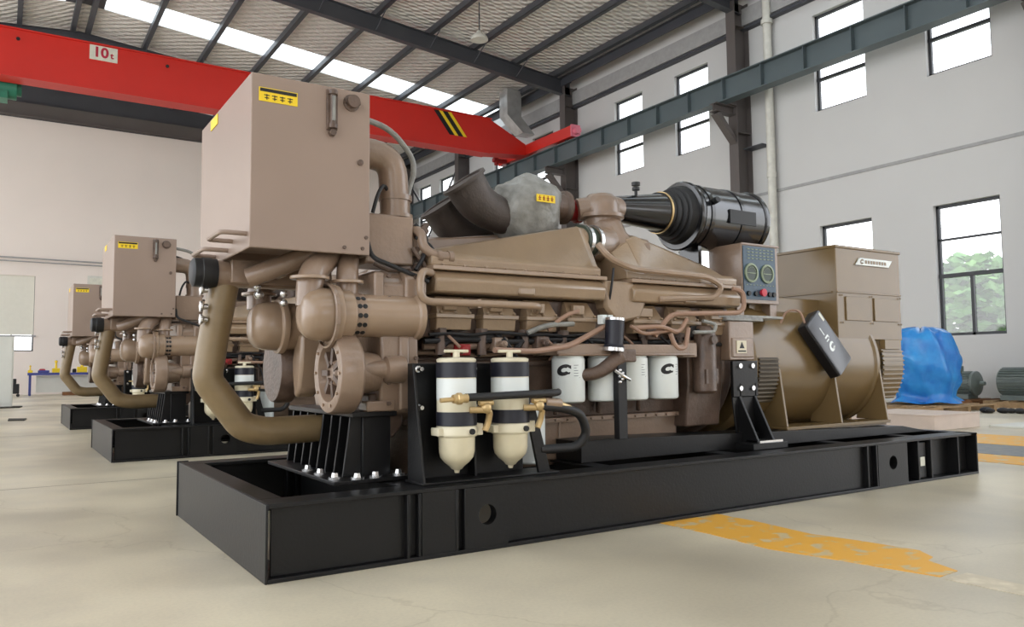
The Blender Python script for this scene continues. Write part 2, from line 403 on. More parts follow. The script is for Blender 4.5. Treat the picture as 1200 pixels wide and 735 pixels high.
    m = MB(); m.lathe((.58, .40, .92), (1, 0, 0), [(0, .0), (0, .045), (.13, .05), (.14, .07), (.24, .075)], 24); m.build('accessory_cap', 'tan', G)
    m = MB(); m.prism([(.66, .79), (.82, .79), (.86, .72), (.86, .62), (.80, .55), (.70, .58), (.66, .66)], 'y', .47, .68); m.build('oil_cooler_boss', 'tan_dk', G, .012)
    # drive pulley disc
    m = MB()
    m.lathe((.43, .47, .905), (1, 0, 0), [(.03, .0), (.03, .05), (.015, .06), (.03, .07), (.05, .08), (.05, .13), (.03, .14), (.0, .15), (0, .205), (.02, .215), (.115, .215), (.13, .2), (.14, .12), (.27, .1)], 48)
    pul = m.build('drive_pulley', 'tan', G, .003)
    m = MB()
    for k in range(7):
        t = 2 * PI * k / 7; m.prism([(.47 + .045 * math.cos(t - .3), .905 + .045 * math.sin(t - .3)), (.47 + .13 * math.cos(t - .12), .905 + .13 * math.sin(t - .12)), (.47 + .13 * math.cos(t + .12), .905 + .13 * math.sin(t + .12)), (.47 + .045 * math.cos(t + .3), .905 + .045 * math.sin(t + .3))], 'x', .445, .47)
    m.build('pulley_spoke', 'tan_dk', pul, kind='stuff')
    m = MB(); ring_bolts(m, (.432, .47, .905), (-1, 0, 0), .175, 10, .009, .01); m.build('pulley_bolts', 'tan_lt', pul)
    # second pulley behind, partly hidden
    m = MB(); m.lathe((.34, 1.15, .93), (1, 0, 0), [(0, 0), (0, .19), (.03, .2), (.10, .2), (.12, .17), (.3, .15)], 36); m.build('crank_pulley', 'tan_dk', G, .003)
    m = MB(); m.prism([(.80, 1.12), (.92, 1.12), (.98, .95), (.93, .76), (.86, .80), (.82, .95)], 'x', .40, .52); m.build('support_arm', 'tan_lt', G, .02)
    # ---- water pump housings
    def pump(y, z, x0, name):
        m = MB()
        m.lathe((x0, y, z), (1, 0, 0), [(0, 0), (.0, .05), (.01, .09), (.035, .12), (.08, .135), (.15, .138), (.155, .155), (.175, .158), (.19, .155), (.195, .135), (.26, .132), (.27, .115), (.62, .115), (.63, .128), (.66, .128)], 40)
        return m.build(name, 'tan_lt', G, .003)
    wp = pump(.44, 1.205, .27, 'water_pump')
    m = MB(); m.lathe((.405, .44, 1.2), (1, 0, 0), [(0, .158), (.004, .168), (.02, .168), (.024, .158)], 40, False); m.box(.41, .425, .27, .3, 1.15, 1.25); m.build('v_clamp', 'tan', wp)
    m = MB(); m.lathe((.535, .44, 1.205), (1, 0, 0), [(0, .1155), (0, .118), (.06, .118), (.06, .1155)], 40, False); vb = m.build('vented_band', 'tan', wp)
    for k in range(5):
        t = -.9 + k * .42; m = MB()
        for xx in (.552, .58): m.lathe((xx, .44 - .117 * math.cos(t), 1.205 + .117 * math.sin(t)), (0, -math.cos(t), math.sin(t)), [(0, .013), (.003, .013), (.004, 0)], 12)
        m.build('vent_hole', 'ink', wp)
    wp2 = pump(.98, 1.17, .16, 'water_pump')
    # elbows from tank to pumps
    def elbow_pipe(pts, r, fl=None, name='coolant_elbow', mt='tan'):
        m = MB(); m.tube(pts, r, 18, r * 1.6)
        o = m.build(name, mt, G)
        if fl:
            k = MB(); k.cyl(fl[0], fl[1], fl[2], None, 28); k.build('pipe_flange', 'tan_lt', o, .003)
        return o
    elbow_pipe([(.33, .46, 1.25), (.33, .46, 1.41), (.50, .62, 1.55)], .07, ((.33, .46, 1.385), (.33, .46, 1.402), .10))
    elbow_pipe([(.54, .48, 1.25), (.54, .48, 1.42), (.60, .62, 1.56)], .058, ((.54, .48, 1.375), (.54, .48, 1.392), .088))
    elbow_pipe([(.13, .88, 1.425), (.30, .78, 1.50), (.48, .70, 1.58)], .055, None, 'coolant_elbow', 'tan')
    elbow_pipe([(.28, 1.22, 1.28), (.28, 1.22, 1.42), (.5, 1.2, 1.56)], .07, ((.28, 1.22, 1.36), (.28, 1.22, 1.378), .1))
    # horizontal header with rubber cap and big olive return pipe
    m = MB(); m.cyl((-.03, 1.0, 1.455), (.62, 1.0, 1.455), .075, None, 28); m.box(.05, .6, .92, 1.08, 1.40, 1.53); m.cyl((.3, .92, 1.45), (.3, .8, 1.45), .02)
    hd = m.build('coolant_header', 'tan', G, .006)
    m = MB(); m.lathe((-.145, 1.0, 1.455), (1, 0, 0), [(0, .0), (0, .06), (.012, .078), (.05, .08), (.055, .084), (.1, .084), (.115, .08), (.13, .08)], 28); m.build('rubber_hose', 'rubber', hd)
    m = MB(); m.tube([(.045, 1.04, 1.44), (-.015, 1.04, 1.09), (-.045, 1.04, .875), (.15, 1.04, .61), (.27, 1.04, .578), (.75, 1.04, .585)], .08, 28, .05)
    m.build('return_pipe', 'pipe', G)
    for z in (1.36, 1.27, 1.2):
        m = MB(); m.lathe((-.06, .98, z), (-1, 0, 0), [(0, .015), (.02, .018), (.03, .03), (.04, .03), (.045, 0)], 12); m.build('hose_fitting', 'chrome', hd)
    for c, r_ in (((.19, .93, 1.385), .024), ((.20, .93, 1.34), .026), ((.27, .7, 1.33), .022), ((.27, .7, 1.28), .02)):
        m = MB(); m.sphere(c, r_); m.build('sensor_cap', 'chrome', hd)
    # ---- heat exchanger tank
    m = MB()
    def rg(x0, x1, y0, y1, z): return [(x0, y0, z), (x1, y0, z), (x1, y1, z), (x0, y1, z)]
    m.loft([rg(.013, .642, .42, 1.56, 2.405), rg(.013, .642, .42, 1.56, 1.525), rg(.025, .630, .432, 1.548, 1.525), rg(.025, .630, .432, 1.548, 1.66)])
    tk = m.build('expansion_tank', 'tank', G, .008)
    
    warning_sticker(tk, .05, .245, .42, 2.265, 2.335)
    k = MB().box(.0085, .0125, 1.13, 1.3, 2.33, 2.39).build('warning_label', 'yellow', tk)
    m = MB(); m.box(.397, .455, .405, .42, 2.17, 2.385)
    m.cyl((.426, .40, 2.195), (.426, .40, 2.36), .016); m.cyl((.426, .40, 2.175), (.426, .40, 2.2), .025); m.cyl((.426, .40, 2.355), (.426, .40, 2.38), .025); m.bolt((.426, .42, 2.155), (0, -1, 0), .02, .03)
    sg = m.build('sight_glass', 'tan_dk', tk, .002)
    MB().box(.418, .434, .380, .386, 2.215, 2.345).build('glass_tube', 'sheet', sg)
    m = MB(); m.lathe((.535, .42, 2.335), (0, -1, 0), [(0, .045), (.008, .045), (.012, .03), (.03, .03), (.032, .036), (.045, .034), (.048, 0)], 24); m.box(.49, .58, .40, .415, 2.327, 2.343)
    m.build('filler_cap', 'tan_dk', tk)
    m = MB(); m.lathe((.585, .42, 2.02), (0, -1, 0), [(0, .016), (.012, .016), (.014, .008), (.014, 0)], 12); m.build('drain_plug', 'tan_dk', tk)
    for bx_, bz_ in ((.5, 1.56), (.6, 1.56), (.62, 1.62)):
        m = MB(); m.bolt((bx_, .42, bz_), (0, -1, 0), .01, .008); m.build('panel_bolt', 'tan_dk', tk)
    for y, z in ((.60, 1.60), (.98, 1.565)):
        m = MB(); m.tube([(.02, y - .12, z), (-.11, y - .12, z), (-.11, y + .16, z), (.02, y + .16, z)], .012, 10, .03); m.build('lifting_handle', 'tank', tk)
    # pipe and hoses right of tank
    m = MB(); m.tube([(.62, .62, 2.14), (.86, .62, 2.13), (.88, .62, 1.80)], .085, 20, .15); m.lathe((.88, .62, 1.78), (0, 0, 1), [(0, .1), (.02, .1), (.02, .085), (.10, .085), (.10, .095), (.13, .095), (.13, .085)], 28, False)
    m.build('vent_pipe', 'tan', G)
    m = MB(); m.tube([(.64, .60, 2.33), (.86, .62, 2.30), (1.03, .64, 2.12), (.97, .66, 1.93), (.95, .66, 1.74)], .017, 10, .12); m.build('braided_hose', 'sheet', G)
    m = MB(); m.tube([(.64, .66, 2.25), (.78, .7, 2.22), (.90, .72, 2.06), (.92, .72, 1.9)], .012, 10, .1); m.build('black_hose', 'rubber', G)
    m = MB(); m.box(.66, .95, .52, .80, 1.50, 1.78); m.box(.94, 1.0, .55, .78, 1.56, 1.74)
    th = m.build('thermostat_housing', 'tan', G, .012)
    m = MB()
    random.seed(3)
    for i in range(14):
        x = .94 + random.random() * .1; z = 1.42 + random.random() * .32; m.bolt((x, .55, z), (0, -1, 0), .013 + random.random() * .01, .03 + random.random() * .03)
    m.tube([(.93, .5, 1.6), (1.0, .48, 1.5), (1.02, .5, 1.42)], .012, 8, .03); m.tube([(.7, .5, 1.5), (.78, .47, 1.46), (.9, .48, 1.48)], .014, 8, .03)
    m.build('hose_fittings', 'tan_dk', th)
    m = MB(); m.tube([(.95, .60, 1.73), (.985, .50, 1.70), (.985, .48, 1.60), (1.06, .46, 1.555), (1.16, .46, 1.56)], .028, 12, .05); m.lathe((1.06, .46, 1.556), (1, 0, 0), [(0, .034), (.03, .036), (.03, .03), (.07, .03), (.07, .036), (.1, .036)], 16, False)
    m.build('water_outlet_pipe', 'tan', G)
    m = MB(); m.tube([(1.02, .50, 1.45), (1.02, .42, 1.455), (.90, .34, 1.455), (.90, .34, 1.285), (1.25, .33, 1.285), (1.68, .33, 1.285), (1.72, .42, 1.265)], .022, 12, .07); m.box(1.25, 1.27, .32, .42, 1.26, 1.31)
    m.build('fuel_transfer_pipe', 'tan_lt', G)
    # ---- cylinder heads, rocker boxes, aftercoolers (near and far bank)
    for s in (0, 1):
        Y = (lambda v: v) if s == 0 else (lambda v: 2 * .99 - v)
        def pt(x, y, z): return (x, Y(y), z)
        for (xa, xb, mir) in ((1.02, 2.24, 0), (2.48, 3.50, 1)):
            zl, zr = (1.60, 1.855) if not mir else (1.835, 1.64)
            def sec(x, zt): return [pt(x, .44, 1.50), pt(x, .435, 1.55), pt(x, .47, 1.575), pt(x, .60, zt - .01), pt(x, .63, zt), pt(x, .80, zt + .01), pt(x, .84, zt - .03), pt(x, .86, 1.50)]
            m = MB()
            if not mir:
                m.loft([sec(xa, zl - .02), sec(xa + .05, zl + .015), sec(xb - .05, zr), sec(xb, zr - .02)])
                m.cyl(pt(xb - .02, .66, 1.77), pt(xb + .06, .66, 1.77), .085, None, 24)
            else:
                m.loft([sec(xa + .12, zl - .03), sec(xa + .2, zl), sec(xb - .1, zr + .02), sec(xb + .02, zr - .06)])
                m.loft([sec(xa - .02, 1.70), sec(xa + .14, 1.80)])
            ac = m.build('aftercooler', 'cover', G, .010)
            m = MB(); m.box(xa - .01, xb + .02, min(Y(.40), Y(.9)), max(Y(.40), Y(.9)), 1.475, 1.50)
            for i in range(9): m.bolt(pt(xa + .06 + i * (xb - xa - .1) / 8, .415, 1.5), (0, 0, 1), .01, .012)
            m.build('aftercooler_flange', 'tan_lt', ac, .004)
            m = MB(); m.prism([(Y(.44), 1.474), (Y(.385), 1.42), (Y(.40), 1.345), (Y(.92), 1.336), (Y(.92), 1.474)], 'x', xa, xb)
            yA, yB = sorted((Y(.385), Y(.5))); m.box((xa + xb) / 2 - .06, (xa + xb) / 2 + .06, yA, yB, 1.35, 1.40)
            m.build('intake_manifold', 'cover', G, .012)
            n = 4 if not mir else 3
            w = (xb - xa) / n
            for i in range(n):
                x0 = xa + i * w + .03; x1 = xa + (i + 1) * w - .05
                m = MB()
                m.loft([[pt(x0, .45, 1.14), pt(x1, .45, 1.14), pt(x1, .80, 1.14), pt(x0, .80, 1.14)], [pt(x0, .43, 1.23), pt(x1, .43, 1.23), pt(x1, .80, 1.23), pt(x0, .80, 1.23)], [pt(x0 + .02, .50, 1.335), pt(x1 - .02, .50, 1.335), pt(x1 - .02, .8, 1.335), pt(x0 + .02, .8, 1.335)]])
                m.box(x0 - .012, x1 + .012, *sorted((Y(.42), Y(.6))), 1.205, 1.232)
                m.box(x0 + .04, x1 - .1, *sorted((Y(.425), Y(.46))), 1.25, 1.31)
                for q in (x0 + .02, (x0 + x1) / 2, x1 - .02): m.bolt(pt(q, .425, 1.232), (0, 0, 1), .011, .016)
                m.build('rocker_box', 'cover', G, .008)
        # mid bridge between the two banks of boxes
        m = MB(); yA, yB = sorted((Y(.42), Y(.8)))
        m.prism([(2.24, 1.48), (2.5, 1.48), (2.62, 1.36), (2.56, 1.24), (2.36, 1.20), (2.26, 1.3)], 'y', yA, yB); m.build('crossover_duct', 'cover', G, .02)
    # raised cover on the far bank seen over the near one
    m = MB(); m.loft([[(1.2, 1.0, 1.62), (1.2, 1.0, 1.74), (1.2, 1.3, 1.80), (1.2, 1.3, 1.62)], [(1.95, 1.0, 1.66), (1.95, 1.0, 1.84), (1.95, 1.3, 1.86), (1.95, 1.3, 1.66)]]); m.build('valley_cover', 'tan', G, .015)
    # heads below rocker boxes (castings, tan darkened for shade) and side pipes
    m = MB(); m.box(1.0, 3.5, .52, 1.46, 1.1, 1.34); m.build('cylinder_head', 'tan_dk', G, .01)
    random.seed(11)
    for i in range(9):
        m = MB(); x = 1.1 + i * .25; m.tube([(x, .5, 1.0), (x, .46, 1.05), (x + .05, .47, 1.09), (x + .06, .5, 1.14)], .014 + .006 * random.random(), 8, .03); m.sphere((x + .06, .49, 1.1), .028, (1, 1, .8), 8); m.build('injector_line', 'rubber', G)
    m = MB(); m.box(1.05, 1.50, .46, .56, 1.075, 1.125); m.box(1.62, 1.9, .48, .56, 1.06, 1.12); m.build('dark_gap_bar', 'rubber', G, .01)  # black bars painted in for the shaded gap under the rocker boxes
    m = MB(); m.box(1.18, 1.27, .44, .52, .995, 1.06); m.cyl((1.2, .45, 1.03), (1.2, .38, 1.03), .02); m.build('red_fuel_block', 'redp_dk', G, .006, label='dark red fuel connection block')
    # cables and thin pipes
    for pts, r, mt, nm in (
        ([(1.28, .20, 1.02), (1.6, .26, 1.015), (1.9, .33, 1.05), (2.3, .36, 1.22)], .016, 'cable', 'fuel_hose'),
        ([(1.32, .22, 1.022), (1.62, .30, 1.02), (1.92, .36, 1.06), (2.32, .38, 1.23)], .012, 'cable', 'fuel_hose'),
        ([(1.65, .42, 1.13), (1.78, .40, 1.18), (1.98, .40, 1.19)], .016, 'sheet', 'wire_conduit'),
        ([(1.8, .42, 1.15), (1.9, .38, 1.24), (2.02, .4, 1.27)], .013, 'cable', 'wire_conduit'),
        ([(2.25, .48, 1.72), (2.3, .42, 1.62), (2.45, .38, 1.56), (3.15, .36, 1.54), (3.28, .36, 1.48), (3.22, .38, 1.40), (2.7, .40, 1.37)], .022, 'tan_lt', 'water_return_pipe'),
        ([(2.62, .36, 1.12), (2.75, .34, 1.27), (3.4, .33, 1.295), (3.46, .33, 1.33), (3.46, .33, 1.45), (3.38, .36, 1.47)], .017, 'cable', 'oil_pipe'),
        ([(2.42, .34, 1.17), (2.65, .32, 1.185), (2.82, .34, 1.14), (2.9, .34, 1.24)], .015, 'cable', 'wire_conduit'),
        ([(2.38, .32, 1.18), (2.5, .34, 1.13), (2.75, .34, 1.16)], .012, 'cable', 'wire_conduit'),
        ([(2.74, .34, 1.14), (2.78, .33, 1.04), (2.88, .34, 1.04), (2.92, .35, 1.18)], .017, 'cable', 'wire_conduit'),
        ([(2.95, .33, 1.15), (3.15, .33, 1.155), (3.17, .33, 1.21), (3.05, .34, 1.23)], .013, 'sheet', 'wire_conduit'),
        ([(1.48, .42, 1.10), (1.58, .40, .96), (1.62, .38, .82), (1.62, .36, .5)], .009, 'rubber', 'drain_hose'),
        ([(2.3, .45, 1.3), (2.29, .40, 1.42), (2.33, .42, 1.56)], .008, 'rubber', 'wire_lead')):
        m = MB(); m.tube(pts, r, 8, .07); m.build(nm, mt, G)
    m = MB(); m.box(2.17, 2.21, .35, .40, 1.19, 1.25); m.box(2.22, 2.26, .35, .40, 1.19, 1.25); m.build('wire_connector', 'white', G, .004, label='white wire connector')
    random.seed(31)
    for z, y, r_, mt_, x0, x1 in ((1.085, .47, .016, 'rubber', .98, 3.35), (1.05, .50, .02, 'tan', 1.0, 3.0), (1.005, .545, .013, 'tan', .95, 1.8), (1.12, .44, .010, 'rubber', 1.0, 2.1)):
        pts = []; n_ = 9
        for q in range(n_): pts.append((x0 + (x1 - x0) * q / (n_ - 1), y + random.uniform(-.012, .012), z + random.uniform(-.014, .014)))
        m = MB(); m.tube(pts, r_, 8, .1); m.build('wire_loom' if mt_ == 'rubber' else 'fuel_rail', mt_, G)
    for q in range(7):
        x = 1.12 + q * .33; m = MB(); m.tube([(x, .46, 1.12), (x + .03, .41, 1.07), (x + .09, .42, 1.02), (x + .1, .52, .97)], .009, 8, .03); m.build('sensor_lead', 'rubber' if q % 2 else 'cable', G)
    for x, z, mt_ in ((1.42, 1.02, 'tan'), (1.72, 1.03, 'tan_dk'), (2.62, 1.10, 'tan_dk'), (3.02, 1.12, 'rubber'), (2.96, 1.02, 'tan')):
        m = MB(); m.box(x, x + .09, .42, .54, z, z + .08); m.cyl((x + .045, .42, z + .04), (x + .045, .38, z + .04), .022, None, 12); m.bolt((x + .045, .38, z + .04), (0, -1, 0), .014, .012); m.build('sensor_block', mt_, G, .006)
    for x in (1.09, 1.36, 1.66, 1.95, 2.62, 2.95, 3.25):
        m = MB(); m.cyl((x, .47, 1.0), (x, .47, 1.15), .030, .024, 12); m.cyl((x, .47, 1.12), (x, .47, 1.15), .04, None, 6); m.build('push_tube', 'tan_dk', G)
    # hoses around the tank pipe
    for pts, r_ in (([(.70, .52, 1.78), (.72, .50, 1.88), (.78, .55, 1.96), (.84, .6, 1.9)], .011), ([(.96, .53, 1.74), (1.02, .5, 1.68), (1.0, .48, 1.56), (.93, .46, 1.47)], .012), ([(.66, .5, 1.62), (.66, .44, 1.52), (.8, .42, 1.47), (.98, .40, 1.40)], .013), ([(.95, .5, 1.66), (1.04, .47, 1.62), (1.07, .47, 1.5), (1.0, .44, 1.42)], .01)):
        m = MB(); m.tube(pts, r_, 8, .05); m.build('small_hose', 'rubber', G)
    # starter-side sleeve and diagonal casting in front of the oil filters
    m = MB(); m.lathe((2.215, .30, 1.02), (.08, 0, 1), [(0, .0), (0, .062), (.03, .066), (.04, .058), (.19, .06), (.2, .05), (.21, 0)], 28); sl = m.build('black_sleeve', 'navy', G)
    m = MB(); m.lathe((2.213, .30, 1.018), (.08, 0, 1), [(0, .062), (0, .069), (.022, .069), (.022, .062)], 28, False); m.build('hose_clamp', 'chrome', sl); m = MB(); m.lathe((2.23, .30, 1.21), (.08, 0, 1), [(0, .055), (0, .063), (.016, .063), (.016, .055)], 28, False); m.build('hose_clamp', 'chrome', sl)
    m = MB(); m.tube([(1.98, .36, .87), (2.1, .32, .88), (2.27, .29, .99)], .048, 14, .08, True, (.035, .05)); m.box(2.22, 2.36, .25, .34, .95, 1.03); m.build('oil_feed_elbow', 'tan_dk', G, .01)
    m = MB(); m.box(2.215, 2.285, .26, .31, .475, .96); sp = m.build('support_post', 'rubber', G, .004)
    m = MB()
    for i in range(5): m.sphere((2.22 + .02 * (i % 2), .25, .90 - i * .018), .012, (1, 1, 1), 6)
    m.tube([(2.18, .25, .9), (2.24, .23, .86), (2.3, .25, .84)], .01, 8, .03); m.build('fitting_cluster', 'chrome', sp)
    # ---- oil filters
    m = MB(); m.box(1.80, 2.90, .33, .60, .995, 1.065); m.box(1.80, 2.94, .31, .35, .99, 1.005)
    m.box(2.86, 3.0, .35, .5, .98, 1.08)
    m.build('oil_filter_head', 'tan', G, .008)
    for i, x in enumerate((1.95, 2.23, 2.47, 2.74)):
        m = MB(); m.lathe((x, .42, .705), (0, 0, 1), [(0, 0), (0, .085), (.008, .098), (.02, .102), (.27, .102), (.275, .097), (.288, .095)], 40)
        f = m.build('oil_filter', 'white', G)
        def pl(u, v, x=x, ph={0: -.90, 1: -.7, 2: -.7, 3: -.40}[i]):
            a = ph + u / .102; return (x + .1035 * math.sin(a), .42 - .1035 * math.cos(a), .905 + v)
        if i in (0, 3):
            k = MB(); c_logo(k, pl, .092, .07); k.build('emblem', 'ink', f)
        k = MB()
        for q in range(5):
            z = .03 - q * .016
            k.poly([pl(.06, z - .05 * 0), pl(.095 if q != 1 else .08, z), pl(.085 if q != 1 else .075, z - .003), pl(.06, z - .003)])
        k.poly([pl(-.04, -.045), pl(.10, -.045), pl(.10, -.048), pl(-.04, -.048)])
        k.build('printed_text', 'rail', f)
    # ---- fuel water separators on black bracket
    m = MB(); m.box(.80, 1.50, .26, .275, .341, .95)
    m.prism([(.08, .341), (.26, .341), (.26, .95), (.20, .95), (.19, .9)], 'x', .785, .80)
    m.prism([(.18, .341), (.26, .341), (.26, .95), (.22, .95)], 'x', 1.14, 1.155)
    m.prism([(1.42, .70), (1.48, .70), (1.58, .341), (1.50, .341)], 'y', .10, .12)
    m.box(.78, 1.62, .08, .28, .341, .352)
    br = m.build('filter_bracket', 'black', G, .003)
    for x in (.845, 1.165):
        for z in (.92, .72):
            m = MB(); m.lathe((x, .26, z), (0, -1, 0), [(0, .018), (.006, .018), (.008, .011), (.05, .011), (.05, 0)], 12); m.build('bracket_bolt', 'chrome', br)
    for x in (1.0, 1.33):
        y = .125
        m = MB(); m.lathe((x, y, .665), (0, 0, 1), [(0, 0), (0, .101), (.005, .103), (.275, .103), (.28, .1), (.29, .1), (.292, .103), (.305, .103), (.312, .09), (.314, 0)], 40)
        m.cyl((x, y, .98), (x, y, 1.01), .018); m.cyl((x - .07, y, 1.012), (x + .07, y, 1.012), .008, None, 8)
        f = m.build('fuel_water_separator', 'cream', G)
        for z_, h_ in ((.875, .078), (.63, .07)):
            m = MB(); m.lathe((x, y, z_), (0, 0, 1), [(0, .1), (0, .106), (h_, .106), (h_, .1)], 40, False); m.build('mounting_band', 'navy', f)
        m = MB(); m.lathe((x, y, .76), (0, 0, 1), [(0, .1032), (0, .104), (.11, .104), (.11, .1032)], 40, False); m.build('paper_label', 'white', f, label='white instruction label')
        m = MB(); m.lathe((x, y, .57), (0, 0, 1), [(0, .0), (0, .1), (.01, .11), (.045, .11), (.06, .102), (.065, 0)], 12); m.box(x + .07, x + .13, y - .05, y + .05, .575, .635); m.box(x - .13, x - .07, y - .04, y + .04, .58, .62)
        m.build('filter_head', 'cream', f, .004)
        m = MB(); m.lathe((x, y, .385), (0, 0, 1), [(0, 0), (0, .012), (.015, .016), (.02, .028), (.035, .04), (.055, .066), (.08, .086), (.11, .093), (.19, .095)], 36)
        m.build('filter_bowl', 'bowl', f)
        m = MB(); m.lathe((x + .03, y - .105, .60), (0, -1, 0), [(0, .015), (.012, .015), (.012, 0)], 14); m.build('plug', 'ink', f)
        m = MB(); m.tube([(x + .02, y - .10, .71), (x + .09, y - .13, .71), (x + .13, y - .12, .70), (x + .13, y - .1, .64), (x + .11, y - .1, .6)], .017, 10, .02)
        m.sphere((x + .10, y - .13, .72), .03, (1, 1, 1), 8); m.cyl((x + .06, y - .13, .745), (x + .14, y - .13, .745), .014); m.build('brass_valve', 'brass', f)
    m = MB(); m.tube([(.97, -.02, .775), (1.55, .0, .785), (1.62, .08, .785)], .02, 12, .06); m.build('crossing_hose', 'rubber', G)
    m = MB(); m.cyl((.83, -.02, .765), (.9, -.02, .768), .012); m.lathe((.9, -.02, .77), (1, 0, .02), [(0, .0), (0, .022), (.02, .024), (.025, .03), (.045, .03), (.05, .02), (.08, .024), (.08, 0)], 12); m.build('hose_end_fitting', 'brass', G)
    m = MB(); m.tube([(1.42, .0, .72), (1.62, .02, .70), (1.76, .05, .66), (1.82, .08, .54), (1.76, .1, .47), (1.52, .12, .47)], .026, 12, .1); m.build('looped_hose', 'rubber', G)
    m = MB(); m.cyl((1.47, .0, .735), (1.58, .01, .725), .026); m.build('hose_union', 'tan_lt', G)
    m = MB(); m.cyl((1.58, .01, .72), (1.68, .03, .69), .018, None, 10); m.build('hose_end_fitting', 'brass', G)
    m = MB(); m.lathe((1.66, .42, .36), (0, 0, 1), [(0, 0), (0, .08), (.01, .09), (.34, .09), (.35, .08), (.35, 0)], 32); m.build('coolant_filter', 'white', G, label='white upright canister half hidden by the strut')
    # ---- flywheel housing
    m = MB(); m.lathe((3.05, .99, .93), (1, 0, 0), [(0, 0), (0, .42), (.06, .47), (.3, .51), (.32, .54), (.40, .54), (.41, .5), (.48, .48), (.5, 0)], 56)
    m.prism([(.5, .5), (.46, .8), (.46, 1.2), (.6, 1.3), (1.38, 1.3), (1.52, 1.2), (1.52, .8), (1.48, .5)], 'x', 3.02, 3.36)
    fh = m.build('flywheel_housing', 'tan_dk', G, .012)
    m = MB()
    m.lathe((3.12, .40, .95), (0, 0, 1), [(-.22, 0), (-.22, .06), (-.2, .08), (.2, .08), (.25, .05), (.25, 0)], 24)
    m.cyl((3.12, .36, 1.1), (3.12, .30, 1.1), .03); m.box(3.06, 3.18, .33, .36, .80, .90); m.build('starter_motor', 'tan_dk', G)
    m = MB(); m.box(3.36, 3.62, .385, .6, .96, 1.24); m.box(3.38, 3.6, .375, .39, .98, 1.12); m.build('side_cover', 'tan', G, .012)
    a = MB().box(3.42, 3.52, .369, .374, 1.01, 1.10).build('warning_label', 'cream', G)
    m = MB(); m.prism([(3.445, 1.045), (3.495, 1.045), (3.47, 1.09)], 'y', .366, .3685); m.box(3.43, 3.51, .366, .3685, 1.02, 1.03); m.build('printed_text', 'ink', a)
    m = MB(); m.box(3.36, 3.62, .36, .385, .70, .955); m.prism([(3.36, .70), (3.40, .38), (3.62, .38), (3.62, .70)], 'y', .37, .385)
    m.prism([(.385, .38), (.20, .38), (.36, .70), (.36, .80), (.385, .80)], 'x', 3.42, 3.44); m.prism([(.385, .38), (.20, .38), (.36, .70), (.36, .80), (.385, .80)], 'x', 3.58, 3.60)
    m.box(3.34, 3.70, .18, .40, .341, .385)
    mb_ = m.build('mounting_bracket', 'black', G, .004)
    m = MB(); m.box(3.42, 3.66, .19, .31, .3855, .40); m.build('steel_shim', 'chrome', mb_)
    for bx_ in (3.43, 3.56):
        for bz_ in (.92, .76):
            m = MB(); m.lathe((bx_, .36, bz_), (0, -1, 0), [(0, .018), (.012, .018), (.012, 0)], 10); m.build('bracket_bolt', 'chrome', mb_)
    m = MB(); m.box(3.3, 4.0, .42, .62, 1.27, 1.29); m.box(3.35, 3.75, .40, .5, 1.245, 1.27); m.build('cable_tray', 'sheet', G, .003)
    # ---- alternator
    m = MB(); cz = .93
    m.lathe((3.62, .99, cz), (1, 0, 0), [(0, .40), (.0, .53), (.05, .545), (.10, .55), (.12, .53), (.36, .53), (.38, .515), (1.62, .515), (1.64, .53), (1.68, .53), (1.70, .50), (2.0, .47), (2.05, .44), (2.06, 0)], 72)
    alt = m.build('alternator', 'olive', G, .004)
    m = MB(); m.box(3.98, 5.32, .40, .62, .43, .455); m.box(3.98, 5.32, 1.36, 1.58, .43, .455); m.box(3.98, 5.32, .44, 1.54, .41, .44)
    for x in (3.99, 4.66, 5.29):
        zt = .90
        for s in (0, 1):
            yy = [(.41, .455), (.47, zt), (.62, zt), (.70, .455)]
            if s: yy = [(1.98 - a, z) for a, z in yy]
            m.prism(yy, 'x', x, x + .022)
    m.build('alternator_foot', 'olive', alt, .003)
    # louvred openings on both end bells
    for (x0, x1, z0, z1) in ((3.75, 3.97, .64, .98), (5.36, 5.66, .62, 1.05)):
        m = MB(); r = .536 if x0 < 4 else .52
        def cyl_pt(x, z, rr): return (x, .99 - math.sqrt(max(rr * rr - (z - cz) ** 2, .001)), z)
        for k in range(10):
            za = z0 + (z1 - z0) * k / 10; zb = z0 + (z1 - z0) * (k + 1) / 10
            m.poly([cyl_pt(x0, za, r), cyl_pt(x1, za, r), cyl_pt(x1, zb, r), cyl_pt(x0, zb, r)])
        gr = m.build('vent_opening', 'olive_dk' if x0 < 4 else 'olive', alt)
        m = MB()
        for k in range(11):
            z = z0 + (z1 - z0) * (k + .5) / 11; a = cyl_pt(x0, z, r); bq = cyl_pt(x1, z, r)
            m.box(x0, x1, a[1] - .012, a[1] + .01, z - .006, z + .006)
        m.build('louvre_slat', 'olive' if x0 > 4 else 'slat_shaded', gr, kind='stuff')
    m = MB(); m.box(5.40, 5.64, .47, .52, 1.05, 1.13); m.build('vent_frame', 'olive', alt)
    # terminal box
    m = MB(); m.box(4.82, 5.745, .52, 1.46, 1.13, 1.905); m.box(4.81, 5.755, .51, 1.47, 1.895, 1.92)
    m.box(3.95, 4.85, .7, 1.3, 1.3, 1.47)
    tb = m.build('terminal_box', 'olive', alt, .006)
    m = MB(); m.box(4.93, 5.27, .508, .52, 1.29, 1.49); m.box(5.33, 5.68, .508, .52, 1.29, 1.49); m.box(4.82, 5.745, .512, .52, 1.52, 1.535)
    m.box(4.808, 4.82, .56, 1.40, 1.52, 1.535)
    for x in (4.88, 5.3, 5.72):
        for z in (1.27, 1.5): m.bolt((x, .512, z), (0, -1, 0), .01, .008)
    m.build('access_panel', 'olive', tb, .003)
